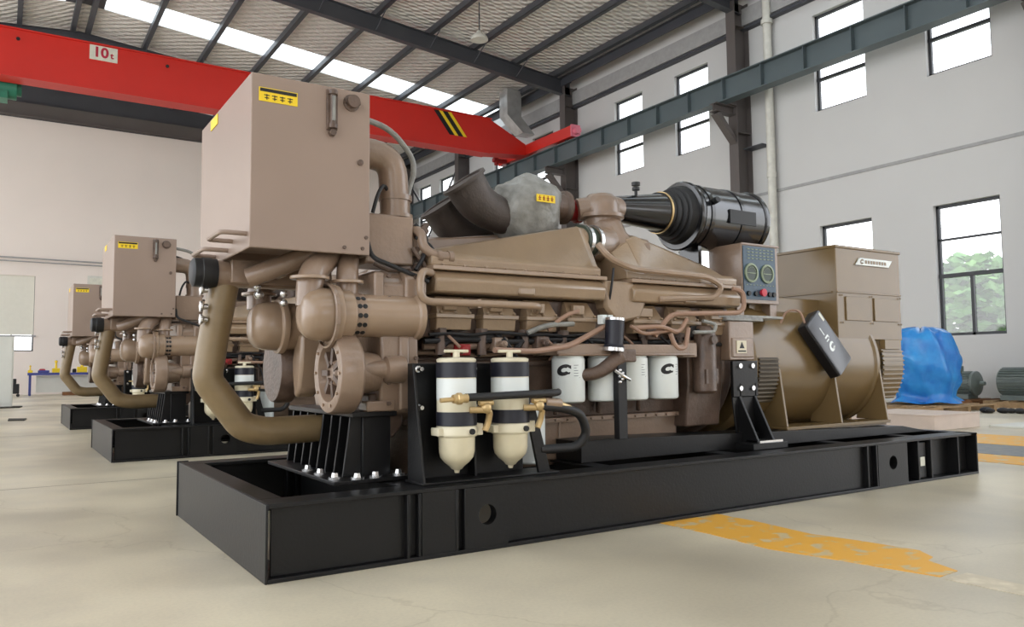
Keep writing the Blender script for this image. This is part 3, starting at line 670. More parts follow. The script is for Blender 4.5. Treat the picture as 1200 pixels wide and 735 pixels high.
    m = MB(); m.prism([(5.08, 1.765), (5.56, 1.765), (5.62, 1.83), (5.14, 1.83)], 'y', .505, .52); npl = m.build('nameplate', 'white', tb, .004, label='white slanted nameplate with a grey emblem and lettering')
    m = MB()
    def pn(u, v): return (5.165 + u, .503, 1.797 + v)
    c_logo(m, pn, .05, .045); 
    for i in range(8): m.box(5.21 + i * .04, 5.237 + i * .04, .502, .5045, 1.783, 1.811)
    m.build('printed_text', 'olive', npl)
    # control cabinet with instruments
    m = MB(); m.box(3.76, 4.185, .60, .93, 1.40, 1.865)
    m.box(3.76, 4.20, .592, .60, 1.85, 1.868); m.box(3.72, 3.80, .62, .9, 1.30, 1.41); m.box(4.1, 4.18, .62, .9, 1.30, 1.41)
    cb = m.build('control_cabinet', 'tan', G, .005)
    m = MB(); m.box(3.775, 4.145, .592, .60, 1.43, 1.845); pn_ = m.build('instrument_panel', 'panelblue', cb, label='blue instrument panel')
    for cx in (3.855, 4.04):
        m = MB(); m.lathe((cx, .592, 1.635), (0, -1, 0), [(0, .075), (.012, .075), (.014, .06), (.008, .058)], 32, False); m.lathe((cx, .592, 1.635), (0, -1, 0), [(0, .06), (.006, .06), (.006, 0)], 28)
        m.box(cx - .05, cx + .05, .583, .5855, 1.631, 1.637); m.build('dial_gauge', 'ring', cb)
        m = MB(); m.lathe((cx, .586, 1.635), (0, -1, 0), [(0, .055), (.002, .055), (.002, 0)], 28); m.build('dial_face', 'dial', cb)
        m = MB(); m.box(cx - .03, cx + .03, .580, .583, 1.63, 1.636)
        for k in range(9):
            t = PI * (.0 + k / 8) ; m.box(cx + .045 * math.cos(t) - .003, cx + .045 * math.cos(t) + .003, .581, .584, 1.635 + .045 * math.sin(t) - .003, 1.635 + .045 * math.sin(t) + .003)
        m.build('dial_marks', 'ring', cb)
    m = MB()
    for r_ in range(4):
        for c_ in range(7): m.box(3.82 + c_ * .045, 3.845 + c_ * .045, .588, .592, 1.745 + r_ * .024, 1.752 + r_ * .024)
    for c_ in range(9): m.box(3.80 + c_ * .038, 3.815 + c_ * .038, .588, .592, 1.54, 1.545)
    m.build('printed_text', 'ring', cb)
    for x in (3.82, 3.9, 4.06, 4.11):
        m = MB(); m.lathe((x, .592, 1.475), (0, -1, 0), [(0, .02), (.015, .018), (.015, 0)], 16); m.build('selector_switch', 'ink', cb)
    m = MB(); m.lathe((3.975, .592, 1.485), (0, -1, 0), [(0, .022), (.01, .022), (.012, .03), (.028, .03), (.03, 0)], 20); m.build('stop_button', 'redk', cb, label='red mushroom stop button')
    # ---- turbocharger, exhaust elbows
    for (yo, dz, dx) in ((.95, 0, 0), (1.28, -.10, .0)):
        m = MB(); m.tube([(1.52 + dx, yo, 2.14 + dz), (1.62 + dx, yo, 2.0 + dz), (1.82 + dx, yo, 1.93 + dz), (2.05, yo, 1.96)], .125, 28, .2, True, (.14, .11)); m.lathe((1.515 + dx, yo, 2.147 + dz), (-.62, 0, .8), [(-.02, .158), (.0, .158), (.0, .13), (-.06, .125), (-.06, 0)], 28)
        m.build('exhaust_elbow', 'exh', G)
    m = MB()
    m.lathe((1.90, .95, 2.05), (1, 0, 0), [(0, .1), (.02, .14), (.10, .17), (.2, .17), (.26, .12), (.32, .1), (.4, .1), (.42, .12), (.44, .12)], 36)
    m.cyl((2.05, .95, 2.0), (2.05, .95, 1.75), .12, .13); m.build('turbocharger', 'tan_dk', G)
    m = MB(); m.lathe((2.31, .95, 2.03), (1, 0, .05), [(0, .085), (.04, .085), (.05, .075), (.12, .075), (.13, .085), (.16, .085)], 28); m.build('red_sleeve', 'redp_dk', G, label='dark red hose sleeve')
    # ---- tee elbow on top
    m = MB()
    m.lathe((2.56, .82, 1.70), (0, 0, 1), [(0, .10), (.05, .11), (.26, .125), (.27, .165), (.295, .165), (.30, .135), (.36, .135), (.41, .12), (.44, .09), (.46, .0)], 36)
    m.tube([(2.58, .82, 2.07), (2.75, .88, 2.07)], .09, 24); m.tube([(2.52, .82, 2.05), (2.4, .88, 2.03)], .08, 24)
    m.tube([(2.56, .82, 1.95), (2.56, .74, 1.765), (2.34, .68, 1.765)], .115, 24, .12)
    m.tube([(2.58, .82, 1.95), (2.60, .72, 1.74), (2.80, .66, 1.70)], .12, 24, .12)
    m.build('air_crossover_elbow', 'tan', G)
    m = MB(); m.cyl((2.235, .665, 1.77), (2.40, .70, 1.77), .106, None, 30); hh = m.build('rubber_hose', 'clampg', G)
    m = MB()
    for x in (2.255, 2.335): m.lathe((x, .67, 1.77), (1, .2, 0), [(0, .108), (0, .113), (.03, .113), (.03, .108)], 32, False)
    m.build('hose_clamp', 'chrome', hh)
    # ---- air cleaner
    m = MB(); ay, az = .95, 2.13
    m.lathe((2.72, .93, 2.085), (.985, 0, .03), [(0, .0), (0, .085), (.25, .115), (.45, .14), (.50, .145), (.52, .13), (.53, 0)], 36)
    m.build('intake_pipe', 'black_gl', G)
    m = MB(); m.cyl((2.97, .90, 2.19), (2.97, .90, 2.25), .012); m.cyl((2.97, .9, 2.24), (2.97, .9, 2.262), .028); m.cyl((2.97, .9, 2.275), (2.97, .9, 2.30), .032); m.build('restriction_indicator', 'ink', G)
    m = MB(); m.lathe((3.20, .95, 2.105), (1, 0, 0), [(0, .13), (.01, .155), (.03, .155), (.035, .13), (.06, .165), (.075, .165), (.085, .14), (.11, .18), (.12, .18), (.13, .155), (.15, .20), (.16, .20), (.17, .175), (.19, .215), (.26, .235)], 40)
    m.build('intake_bellows', 'rubber', G)
    m = MB(); m.lathe((3.235, .95, 2.105), (1, 0, 0), [(0, .157), (0, .163), (.018, .163), (.018, .157)], 40, False); m.build('hose_clamp', 'brass', G)
    m = MB(); m.lathe((3.42, .95, 2.10), (1, 0, 0), [(0, 0), (0, .12), (.02, .16), (.03, .262), (.04, .272), (.06, .272), (.07, .262), (.1, .255), (.76, .255), (.765, .268), (.79, .268), (.795, .257), (.82, .252), (.83, .24), (.83, 0)], 56)
    ac = m.build('air_cleaner', 'black_gl', G)
    m = MB(); m.box(3.75, 4.05, .685, .70, 2.03, 2.14); m.cyl((3.6, .74, 2.18), (3.6, .67, 2.20), .025); m.build('service_label', 'ink', ac)
    for x in (3.56, 3.9):
        m = MB(); m.lathe((x, .95, 2.10), (1, 0, 0), [(0, .2555), (0, .261), (.035, .261), (.035, .2555)], 48, False); m.box(x, x + .035, .85, 1.05, 1.55, 1.86); m.build('support_strap', 'black_gl', ac)
    m = MB(); m.box(3.30, 4.3, .86, 1.04, 1.52, 1.55); m.box(3.45, 3.5, .80, 1.1, 1.2, 1.52); m.box(4.0, 4.05, .86, 1.1, 1.25, 1.52); m.build('air_cleaner_stand', 'black_gl', G, .004)
    return G

GS = make_genset()
def copy_tree(o, parent=None):
    c = o.copy(); C.objects.link(c)
    if parent is not None:
        c.parent = parent
    for ch in list(o.children): copy_tree(ch, c)
    return c
GS['label'] = 'nearest generator set, tan diesel engine with olive alternator on a long black skid'
G2 = copy_tree(GS); G2.location = (0, 5.53, 0)
G2['label'] = 'second tan generator set, directly behind the nearest one, with its own square tank'
G3 = copy_tree(GS); G3.location = (0, 11.1, 0)
G3['label'] = 'farthest and smallest of the tan generator sets, at the back left'
for g in (GS, G2, G3): g['group'] = 'generator sets parked side by side'

# grey film over the turbo of the nearest set
m = MB(); random.seed(5)
rings = []
for i, (x, ry, rz, zc) in enumerate(((1.80, .10, .10, 2.03), (1.82, .15, .13, 2.03), (1.87, .18, .15, 2.03), (1.90, .19, .18, 2.04), (1.98, .215, .20, 2.05), (2.06, .215, .20, 2.05), (2.13, .20, .17, 2.04), (2.19, .17, .14, 2.03), (2.21, .13, .11, 2.03))):
    r = []
    for k in range(28):
        a = 2 * PI * k / 28; w = 1 + .035 * math.sin(5 * a + i * 1.3) + .02 * math.sin(11 * a + i)
        z = zc + rz * math.sin(a) * w
        if math.sin(a) < -.2: z -= .10 * min(1, (-math.sin(a) - .2) * 1.6)
        r.append((x + .02 * math.sin(3 * a + i), .95 + ry * math.cos(a) * w, z))
    rings.append(r)
m.loft(rings)
pc = m.build('plastic_cover', 'sheet', None, 0, 60)
tag(pc, 'grey plastic film wrapped around the turbocharger of the nearest engine', 'plastic cover')
wl = MB().box(1.94, 2.09, .722, .726, 2.015, 2.065).build('warning_label', 'yellow', pc)
k = MB()
for i in range(4):
    cx = 1.965 + i * .033; k.box(cx - .01, cx + .01, .7195, .722, 2.04, 2.045); k.box(cx - .002, cx + .002, .7195, .722, 2.025, 2.058); k.box(cx - .009, cx + .009, .7195, .722, 2.028, 2.032)
k.build('printed_text', 'redp_dk', wl)

# black case hung on the alternator by a cord
pA, pB = V(4.49, .46, 1.31), V(4.56, .34, .885)
U = (pB - pA).normalized(); Nn = V(.10, -1, .0); Nn = (Nn - U * Nn.dot(U)).normalized(); Wd = Nn.cross(U).normalized()
if Wd.x < 0: Wd = -Wd
a_ = math.radians(-24); Wd, U = (Wd * math.cos(a_) + U * math.sin(a_)), (U * math.cos(a_) - Wd * math.sin(a_))
cen = (pA + pB) / 2 + Nn * .0
def cp(u, v, n): return cen + U * u + Wd * v + Nn * n
cs = thing('black_case', 'dark grey slim case with white lettering hanging askew by a cord on the alternator', 'case', tuple(cen - V(0, 0, .25)))
def rr(w, h, r, n):
    o = []
    for sx, sz, a0 in ((1, 1, 0), (-1, 1, 90), (-1, -1, 180), (1, -1, 270)):
        for k in range(4):
            a = math.radians(a0 + 30 * k); o.append(cp(sx * (w - r) + r * math.cos(a), sz * (h - r) + r * math.sin(a), n))
    return o
hl, hw = .245, .14
m = MB(); m.loft([rr(hl - .01, hw - .01, .02, -.09), rr(hl, hw, .02, -.085), rr(hl, hw, .02, -.012), rr(hl - .006, hw - .006, .02, -.004)]); m.build('case_shell', 'case_dk', cs)
m = MB(); m.loft([rr(hl - .004, hw - .004, .02, -.0035), rr(hl - .004, hw - .004, .02, .004), rr(hl - .012, hw - .012, .02, .008)]); m.build('case_lid', 'case', cs)
def L2(u, v): return cp(u, v, .0095)
k = MB(); c_logo(k, lambda u, v: L2(.035 - v, -.01 + u), .09, .07); k.build('white_lettering', 'white', cs)
k = MB()
for (u0, u1, v0, v1) in ((-.145, -.075, -.02, -.008), (-.06, -.045, -.03, .02), (-.03, -.02, -.035, .01), (-.06, -.03, .02, .03)): k.poly([L2(u0, v0), L2(u1, v0), L2(u1, v1), L2(u0, v1)])
k.build('white_lettering', 'white', cs)
k = MB(); k.poly([L2(-.225, .085), L2(-.15, .085), L2(-.15, .115), L2(-.225, .115)]); k.build('side_sticker', 'silver', cs)
q0 = cp(-hl, -.06, -.04); m = MB(); m.tube([tuple(q0 - V(0, 0, .02)), tuple(q0 + V(-.02, .03, .10)), tuple(q0 + V(-.10, .10, .10)), tuple(q0 + V(-.16, .12, -.02))], .009, 8, .05); m.build('hanging_cord', 'cable', cs)
# ------------------------------------------------------------ building
XW, YB, XR = 18.0, 36.0, 1.2
def zr(x): return 12.42 + .09 * (17.6 - x) if x >= XR else 12.42 + .09 * (17.6 - XR) - .09 * (XR - x)
m = MB(); m.box(-16, XW + .25, -14, YB + .25, -.1, 0); struct(m.build('floor', 'floor'))
m = MB(); m.box(XW + .25, 60, -14, 60, -.12, -.02); g = m.build('outside_ground', 'grass'); struct(g)
for i, (x0, x1, y0, y1) in enumerate(((-16, 18, 4.0, 4.012), (-16, 18, 10.2, 10.215), (-16, 18, 16.4, 16.42), (-16, 18, -2.3, -2.29), (-6.2, -6.19, -14, 36), (8.0, 8.01, -14, 36))):
    m = MB(); m.box(x0, x1, y0, y1, -.01, .0008); struct(m.build('trim_%d' % (70 + i), 'joint'))
# floor paint
def paint(name, x0, x1, y0, y1, mt, label, z=.003):
    m = MB(); m.box(x0, x1, y0, y1, .0003, z); return tag(m.build(name, mt), label, 'floor marking')
m = MB(); m.prism([(2.24, 3.0), (2.76, 3.0), (2.78, -.3), (2.74, -.7), (2.80, -.95), (2.84, -1.25), (2.76, -1.36), (2.68, -1.38), (2.60, -1.56), (2.44, -1.57), (2.38, -1.3), (2.34, -1.1), (2.27, -.8), (2.30, -.4)], 'z', .0003, .003)
tag(m.build('floor_line', 'linepaint'), 'worn yellow painted line running out from under the nearest black skid', 'floor marking')
m = MB(); m.prism([(2.42, -1.60), (2.60, -1.60), (2.58, -2.6), (2.46, -2.6)], 'z', .0003, .0025); tag(m.build('floor_line', 'linepale'), 'thin faded pale line beyond the ragged end of the yellow line', 'floor marking')
paint('floor_line', 8.5, 9.75, -6, 2.35, 'linepaint', 'wide yellow brown band across the floor, farthest of the two right of the skid end', .004)
paint('floor_line', 6.75, 7.42, -6, 2.35, 'linepaint', 'yellow band on the floor nearest to the right end of the black skid')
paint('floor_line', 7.45, 8.48, -6, 2.35, 'linegrey', 'dark grey band painted between the two yellow bands')
# right wall with window openings
wy = [(5.35, 6.88), (8.5, 10.05), (13.98, 15.5), (17.1, 18.62), (22.5, 24.0), (25.7, 27.2), (31.1, 32.6), (33.6, 35.0)]
zlo = (1.58, 4.75); zhi = (7.98, 10.75)
ys = sorted(set([-2.0, YB + .25] + [v for a in wy for v in a]))
zs = [0, zlo[0], zlo[1], zhi[0], zhi[1], 12.5]
m = MB()
for i in range(len(ys) - 1):
    for j in range(len(zs) - 1):
        if (ys[i], ys[i + 1]) in wy and (zs[j], zs[j + 1]) in (zlo, zhi): continue
        m.box(XW, XW + .24, ys[i], ys[i + 1], zs[j], zs[j + 1])
bmesh.ops.remove_doubles(m.b, verts=m.b.verts, dist=1e-4)
struct(m.build('wall_right', 'wallR'))
m = MB(); m.box(XW - .03, XW - .001, -2, YB, 5.98, 6.06); struct(m.build('trim_1', 'gutter'))
def window_right(n, y0, y1, z0, z1, low):
    w = thing('window_%d' % n, None, None, (XW + .18, (y0 + y1) / 2, z0), None, 'structure')
    x0, x1 = XW + .12, XW + .2; t = .07
    m = MB(); m.box(x0, x1, y0, y0 + t, z0, z1); m.box(x0, x1, y1 - t, y1, z0, z1); m.box(x0, x1, y0, y1, z0, z0 + t); m.box(x0, x1, y0, y1, z1 - t, z1)
    if low:
        m.box(x0, x1, y0, y1, 3.88, 3.93); m.box(x0 - .02, x1, y0, y1, 2.98, 3.07); m.box(x0, x1, (y0 + y1) / 2 - .035, (y0 + y1) / 2 + .035, z0, 3.0)
    else:
        m.box(x0 - .02, x1, y0, y1, 8.86, 8.94); m.box(x0 - .02, x1, y0, y1, 9.8, 9.88)
    m.build('window_frame', 'frame', w)
    MB().box(XW + .165, XW + .17, y0 + t, y1 - t, z0 + t, z1 - t).build('window_pane', 'glass', w)
n = 1
for (a, b_) in wy:
    for (z0, z1) in (zlo, zhi): window_right(n, a, b_, z0, z1, z0 < 3); n += 1
# back wall with a shuttered window
bw = (-3.2, .22, 1.84, 5.07)
m = MB()
xs = [-16, bw[0], bw[1], XW]; zz = [0, bw[2], bw[3], 11.9]
for i in range(3):
    for j in range(3):
        if i == 1 and j == 1: continue
        m.box(xs[i], xs[i + 1], YB, YB + .24, zz[j], zz[j + 1])
bmesh.ops.remove_doubles(m.b, verts=m.b.verts, dist=1e-4)
struct(m.build('wall_back', 'wallB'))
m = MB(); m.prism([(-16, 11.9), (XW, 11.9), (XW, 12.38), (XR, 13.85), (-16, 12.25)], 'y', YB + .02, YB + .2); struct(m.build('wall_gable', 'steel'))
w = thing('window_%d' % n, None, None, (-1.5, YB + .1, bw[2]), None, 'structure')
m = MB(); m.box(bw[0], bw[1], YB + .14, YB + .2, bw[2], bw[2] + .06); m.box(bw[1] - .06, bw[1], YB + .14, YB + .2, bw[2], bw[3]); m.box(-.62, -.56, YB + .14, YB + .2, bw[2], bw[3]); m.build('window_frame', 'frame', w)
MB().box(bw[0], bw[1] - .06, YB + .17, YB + .175, bw[2] + .06, bw[3]).build('window_pane', 'glass', w)
m = MB(); m.box(bw[0], bw[1] - .02, YB + .08, YB + .1, 2.62, bw[3]); m.box(bw[0], bw[1] - .02, YB + .04, YB + .11, 2.54, 2.64); m.build('roller_blind', 'blind', w)
w = thing('window_%d' % (n + 1), None, None, (5, YB - .02, 4.0), None, 'structure')
m = MB(); m.box(2.2, 3.1, YB - .05, YB - .001, 2.0, 5.2); m.build('window_frame', 'pipew', w)
MB().box(2.28, 3.02, YB - .06, YB - .052, 2.1, 5.1).build('window_pane', 'silver', w)
m = MB()
xs = [-16, -12, -8, -2, 2, 8, 12, XW + .24]; 
for i in range(7):
    if i in (1, 3, 5): m.box(xs[i], xs[i + 1], -14.2, -14, 0, 1.5); m.box(xs[i], xs[i + 1], -14.2, -14, 4.5, 11.9)
    else: m.box(xs[i], xs[i + 1], -14.2, -14, 0, 11.9)
struct(m.build('wall_front', 'wallB'))
# roof
def roofbox(mb, x0, x1, y0, y1, t0=0, t1=.06):
    mb.loft([[(x, y0, zr(x) + t0), (x, y1, zr(x) + t0), (x, y1, zr(x) + t1), (x, y0, zr(x) + t1)] for x in (x0, x1)])
SY0, SY1 = 25.75, 27.35
m = MB()
for y0, y1 in ((-14, -8.3), (-6.7, .2), (1.8, 8.7), (10.3, SY0), (SY1, YB + .2)):
    roofbox(m, XR, XW + .2, y0, y1); roofbox(m, -16, XR, y0, y1)
struct(m.build('ceiling', 'foil'))
m = MB(); roofbox(m, XR + .6, XW + .2, SY0, SY1); roofbox(m, -16, XR - .6, SY0, SY1); 
for y0, y1 in ((-8.3, -6.7), (.2, 1.8), (8.7, 10.3)): roofbox(m, -16, XR, y0, y1); roofbox(m, XR, XW + .2, y0, y1)  # unseen strips, added to light the engine from overhead
sk = m.build('window_40', 'skylight'); struct(sk)
m = MB(); roofbox(m, XR - .6, XR, SY0, SY1, .001, .05); roofbox(m, XR, XR + .6, SY0, SY1, .001, .05); struct(m.build('trim_60', 'steel'))
k = 2
for x in (-8.8, -6.8, -4.8, -2.8, -.75, .95, 1.45, 3.4, 5.45, 7.45, 9.45, 11.5, 13.3, 15.15, 16.9):
    m = MB(); z = zr(x); m.box(x - .05, x + .03, -13, YB, z - .22, z - .001); m.box(x - .05, x + .11, -13, YB, z - .225, z - .205); m.box(x - .03, x + .07, -13, YB, z - .015, z - .001)
    struct(m.build('trim_%d' % k, 'steel')); k += 1
for y in (21.0, 29.6, 12.45, 3.95, -4.5):
    m = MB()
    for (xa, xb) in ((XR, 17.75), (-15, XR)):
        for (t0, t1, h) in ((-.22, -.20, .12), (-.78, -.76, .12), (-.77, -.21, .01)):
            m.loft([[(x, y - h, zr(x) + t0), (x, y + h, zr(x) + t0), (x, y + h, zr(x) + t1), (x, y - h, zr(x) + t1)] for x in (xa, xb)])
    for x in (3.4, 5.45, 7.45, 9.45, 11.5, 13.3, 15.15):   # fly braces
        m.cyl((x, y + .1, zr(x) - .7), (x + .05, y + .9, zr(x) - .2), .02, None, 6); m.cyl((x, y - .1, zr(x) - .7), (x + .05, y - .9, zr(x) - .2), .02, None, 6)
    struct(m.build('trim_%d' % k, 'steel')); k += 1
# columns
for y in (3.95, 12.45, 21.0, 29.6, 35.8):
    m = MB(); zt = 12.3; f = .17
    m.box(17.36, 17.385, y - f, y + f, 0, zt - .3); m.box(17.955, 17.98, y - f, y + f, 0, zt - .3); m.box(17.38, 17.96, y - .01, y + .01, 0, zt - .3)
    m.box(17.38, 17.96, y - f, y + f, 7.9, 7.93); m.box(17.38, 17.96, y - f, y + f, 11.2, 11.23)
    # bracket carrying the runway
    m.box(16.5, 17.37, y - .13, y + .13, 8.66, 8.685); m.box(16.5, 17.37, y - .01, y + .01, 8.45, 8.67); m.box(16.5, 17.37, y - .13, y + .13, 8.43, 8.45); m.box(17.0, 17.36, y - .16, y + .16, 8.7, 9.35)
    m.loft([[(17.37, y - .12, 7.55), (17.37, y + .12, 7.55), (17.37, y + .12, 7.72), (17.37, y - .12, 7.72)], [(16.55, y - .12, 8.35), (16.55, y + .12, 8.35), (16.7, y + .12, 8.43), (16.7, y - .12, 8.43)]])
    struct(m.build('trim_%d' % k, 'steel_br')); k += 1
# eave beam, girts and gutter panel
m = MB(); m.box(17.3, 17.34, 7, YB, 11.98, 12.3); m.box(17.2, 17.44, 7, YB, 12.28, 12.3); struct(m.build('trim_%d' % k, 'steel')); k += 1
m = MB(); m.box(17.86, 17.99, 7, YB, 11.32, 11.85); struct(m.build('trim_%d' % k, 'gutter')); k += 1
m = MB(); m.box(17.8, 17.99, 7, YB, 11.16, 11.24); struct(m.build('trim_%d' % k, 'steel')); k += 1
m = MB(); m.box(-16, 17.3, YB - .25, YB - .01, 11.95, 12.0); m.box(-16, 17.3, YB - .15, YB - .12, 11.9, 12.55); struct(m.build('trim_%d' % k, 'steel_br')); k += 1
# crane runway
m = MB(); m.box(16.62, 16.98, 2, YB - .4, 9.36, 9.39); m.box(16.62, 16.98, 2, YB - .4, 8.69, 8.72); m.box(16.79, 16.81, 2, YB - .4, 8.72, 9.36); m.box(16.77, 16.83, 2, YB - .4, 9.39, 9.45)
y = 2.4
while y < YB - .6:
    m.box(16.65, 16.79, y, y + .02, 8.72, 9.36); y += 1.4
tag(m.build('crane_runway_beam', 'rail'), 'long blue grey steel runway beam on brackets along the right wall', 'beam')
# cross bracing on the wall
m = MB()
for (a, b_) in (((17.7, 29.7, 11.2), (17.7, 35.7, 5.5)), ((17.7, 35.7, 11.2), (17.7, 29.7, 5.5))): m.cyl(a, b_, .045, None, 8)
m.cyl((17.7, 21.2, 7.6), (17.7, 29.4, 1.5), .04, None, 8)
struct(m.build('trim_%d' % k, 'steel')); k += 1
# downpipe
m = MB(); m.cyl((17.8, 11.45, .0), (17.8, 11.45, 12.0), .12, None, 20); m.cyl((17.8, 11.45, 6.4), (17.8, 11.45, 6.55), .14, None, 20); m.cyl((17.8, 11.45, 11.0), (17.8, 11.45, 11.13), .17, None, 20)
dp = m.build('downpipe', 'pipew'); tag(dp, 'white downpipe on the right wall beside the nearest column', 'pipe')
m = MB(); m.box(17.6, 17.99, 11.6, 12.3, 7.4, 7.43); m.build('pipe_bracket', 'steel', dp)
# duct under the roof
m = MB(); m.loft([[(16.2, 23.2, 12.4), (16.9, 23.2, 12.4), (16.9, 23.8, 12.4), (16.2, 23.8, 12.4)], [(16.2, 23.2, 11.3), (16.9, 23.2, 11.3), (16.9, 23.8, 11.3), (16.2, 23.8, 11.3)], [(16.7, 22.8, 10.5), (17.3, 22.8, 10.5), (17.3, 23.4, 10.5), (16.7, 23.4, 10.5)]])
tag(m.build('ventilation_duct', 'galv', None, .01), 'shiny galvanised duct bending down behind the roof beam near the crane end', 'duct')
# ---- bridge crane
CR = thing('bridge_crane', 'red overhead bridge crane with a 10 t plate spanning the hall', 'crane', (5, 22.8, 9.3))
m = MB(); yg = 22.5
sec = lambda x, zb, zt: [(x, yg, zb), (x, yg + .55, zb), (x, yg + .55, zt), (x, yg, zt)]
m.loft([sec(-7, 9.36, 10.7), sec(14.9, 9.36, 10.7), sec(16.60, 9.52, 9.93)])
m.box(-7, 15, yg - .06, yg + .61, 10.68, 10.72); m.box(-7, 14.9, yg - .06, yg + .61, 9.3, 9.36); m.box(14.9, 16.6, yg - .06, yg + .61, 9.40, 9.46, (0, -.085, 0))
gd = m.build('girder', 'redp', CR)
m = MB(); m.box(16.62, 17.0, 19.5, 24.6, 9.50, 9.92); et = m.build('end_truck', 'redp', CR, .01)
m = MB(); m.cyl((16.8, 19.48, 9.7), (16.8, 19.25, 9.7), .13, None, 20); m.box(16.6, 17.02, 19.44, 19.5, 9.5, 9.95); m.build('buffer', 'pink', et)
for y in (20.0, 24.1):
    m = MB(); m.cyl((16.76, y, 9.59), (16.85, y, 9.59), .14, None, 20); m.build('wheel', 'ink', et)
m = MB(); m.cyl((16.0, 24.0, 9.55), (16.6, 24.0, 9.55), .1, None, 16); m.cyl((16.15, 24.0, 9.35), (16.15, 24.0, 9.8), .09, None, 12); m.build('drive_motor', 'redp_dk', et)
m = MB(); m.box(1.0, 1.75, yg - .012, yg - .001, 10.22, 10.66)
pl = m.build('capacity_plate', 'silver', CR, label='white plate reading 10t')
m = MB(); text_faces(m, '10', (1.30, yg - .014, 10.45), (1, 0, 0), (0, 0, 1), .42); text_faces(m, 't', (1.60, yg - .014, 10.41), (1, 0, 0), (0, 0, 1), .26); m.build('printed_text', 'magenta', pl)
for i, x in ((1, 12.45), (1, 12.83)):
    m = MB(); m.prism([(x, 10.66), (x + .22, 10.66), (x + .9, 9.8), (x + .68, 9.8)], 'y', yg - .01, yg - .001); m.build('hazard_stripe', 'ink' if i != 3 else 'yellow', CR)
    m = MB(); m.prism([(x + .22, 10.66), (x + .38, 10.66), (x + 1.06, 9.8), (x + .9, 9.8)], 'y', yg - .01, yg - .001); m.build('hazard_stripe', 'yellow', CR) if i else m.b.free()
for x in (-.8, 3.15):
    m = MB(); m.cyl((x, yg, 10.42), (x, yg - .03, 10.42), .05, None, 12); m.build('bolt_head', 'ink', CR)
m = MB(); m.cyl((-1.9, 23.6, 9.3), (-.78, 23.6, 9.3), .34, None, 24); m.box(-2.2, -1.0, 23.3, 23.9, 8.9, 9.25); m.cyl((-.78, 23.6, 9.3), (-.66, 23.6, 9.3), .22, None, 20)
m.build('hoist', 'green', CR, .01, label='green hoist with a blue end')
m = MB(); m.box(-1.9, -1.1, 23.25, 23.95, 9.62, 9.75); m.build('hoist_trolley', 'benchblue', CR)
# ---- pendant lamp
LP = thing('pendant_lamp', 'white pendant high bay lamp hanging under the foil roof near the top', 'lamp', (11.8, 18, 11.5))
m = MB(); m.lathe((11.8, 18, 11.55), (0, 0, 1), [(0, .28), (.02, .285), (.12, .25), (.2, .14), (.24, .1), (.3, .08), (.3, 0)], 28); m.build('lamp_shade', 'pipew', LP)
m = MB(); m.cyl((11.8, 18, 11.85), (11.8, 18, 12.82), .02, None, 8); m.build('suspension_rod', 'steel', LP)
# ---- objects along the back wall
m = MB(); m.tube([(-6, YB - .12, 5.86), (7, YB - .12, 5.76)], .03, 8); m.tube([(-6, YB - .12, 5.70), (7, YB - .12, 5.62)], .025, 8); tag(m.build('wall_cable', 'gutter'), 'pair of grey cables running along the back wall above the bench', 'cable')
BN = thing('workbench', 'blue topped workbench against the back wall at far left', 'workbench', (1.3, 34.1, 0))
m = MB(); m.box(0, 2.9, 33.7, 34.6, .82, .92); m.build('worktop', 'benchblue', BN)
for x, y in ((.05, 33.75), (2.78, 33.75), (.05, 34.5), (2.78, 34.5)): MB().box(x, x + .07, y, y + .07, 0, .82).build('leg', 'benchblue', BN)
MB().box(.3, 2.8, 34.0, 34.45, .12, .80).build('lower_cabinet', 'cab', BN)
def tool(x, y, s, mt, name, label):
    m = MB(); m.box(x, x + .28 * s, y, y + .2, .921, .921 + .18 * s); m.cyl((x + .14 * s, y + .1, .921 + .15 * s), (x + .14 * s, y + .1, .921 + .42 * s), .05 * s, .03 * s, 10); m.sphere((x + .14 * s, y + .1, .921 + .45 * s), .06 * s, (1, 1, 1), 8)
    tag(m.build(name, mt, None, .01), label, 'tool', 'tools on the far workbench')
tool(-.0, 34.0, .6, 'yellow', 'yellow_tool', 'small yellow tool at the left end of the far workbench')
tool(.85, 34.0, 1.0, 'yellow', 'yellow_tool', 'yellow tool in the middle of the far workbench')
tool(1.75, 34.0, 1.3, 'yellow', 'yellow_tool', 'larger yellow tool at the right part of the far workbench')
tool(2.2, 34.0, 1.3, 'brass', 'yellow_tool', 'orange tool beside the largest yellow tool on the far workbench')
m = MB(); m.box(.35, .75, 33.95, 34.2, .921, 1.02); tag(m.build('parts_bin', 'benchblue', None, .02), 'low blue parts bin near the left end of the far workbench', 'bin')
for bx_, w_, mt_, lb in ((.40, .22, 'redk', 'small red box lying on the blue bin side of the far workbench'), (1.25, .3, 'cab', 'pale box between the yellow tools on the far workbench'), (1.6, .14, 'ink', 'small black tool box on the far workbench')):
    m = MB(); m.box(bx_, bx_ + w_, 34.25, 34.42, .921, 1.06); m.box(bx_ + .02, bx_ + w_ - .02, 34.27, 34.40, 1.06, 1.08); tag(m.build('small_box', mt_, None, .01), lb, 'box')
m = MB(); m.box(2.6, 3.6, 32.9, 33.4, .75, 1.0); m.box(2.7, 2.8, 33.0, 33.3, 0, .75); m.box(3.4, 3.5, 33.0, 33.3, 0, .75); tag(m.build('machine', 'purple', None, .02), 'purple red machine on legs right of the far workbench', 'machine')
m = MB(); m.box(1.2, 2.4, 33.2, 33.6, 0, .14); m.box(1.5, 2.0, 33.25, 33.5, .14, .25); tag(m.build('wooden_box', 'wood_dk', None, .01), 'low brown wooden box on the floor in front of the far workbench', 'box')
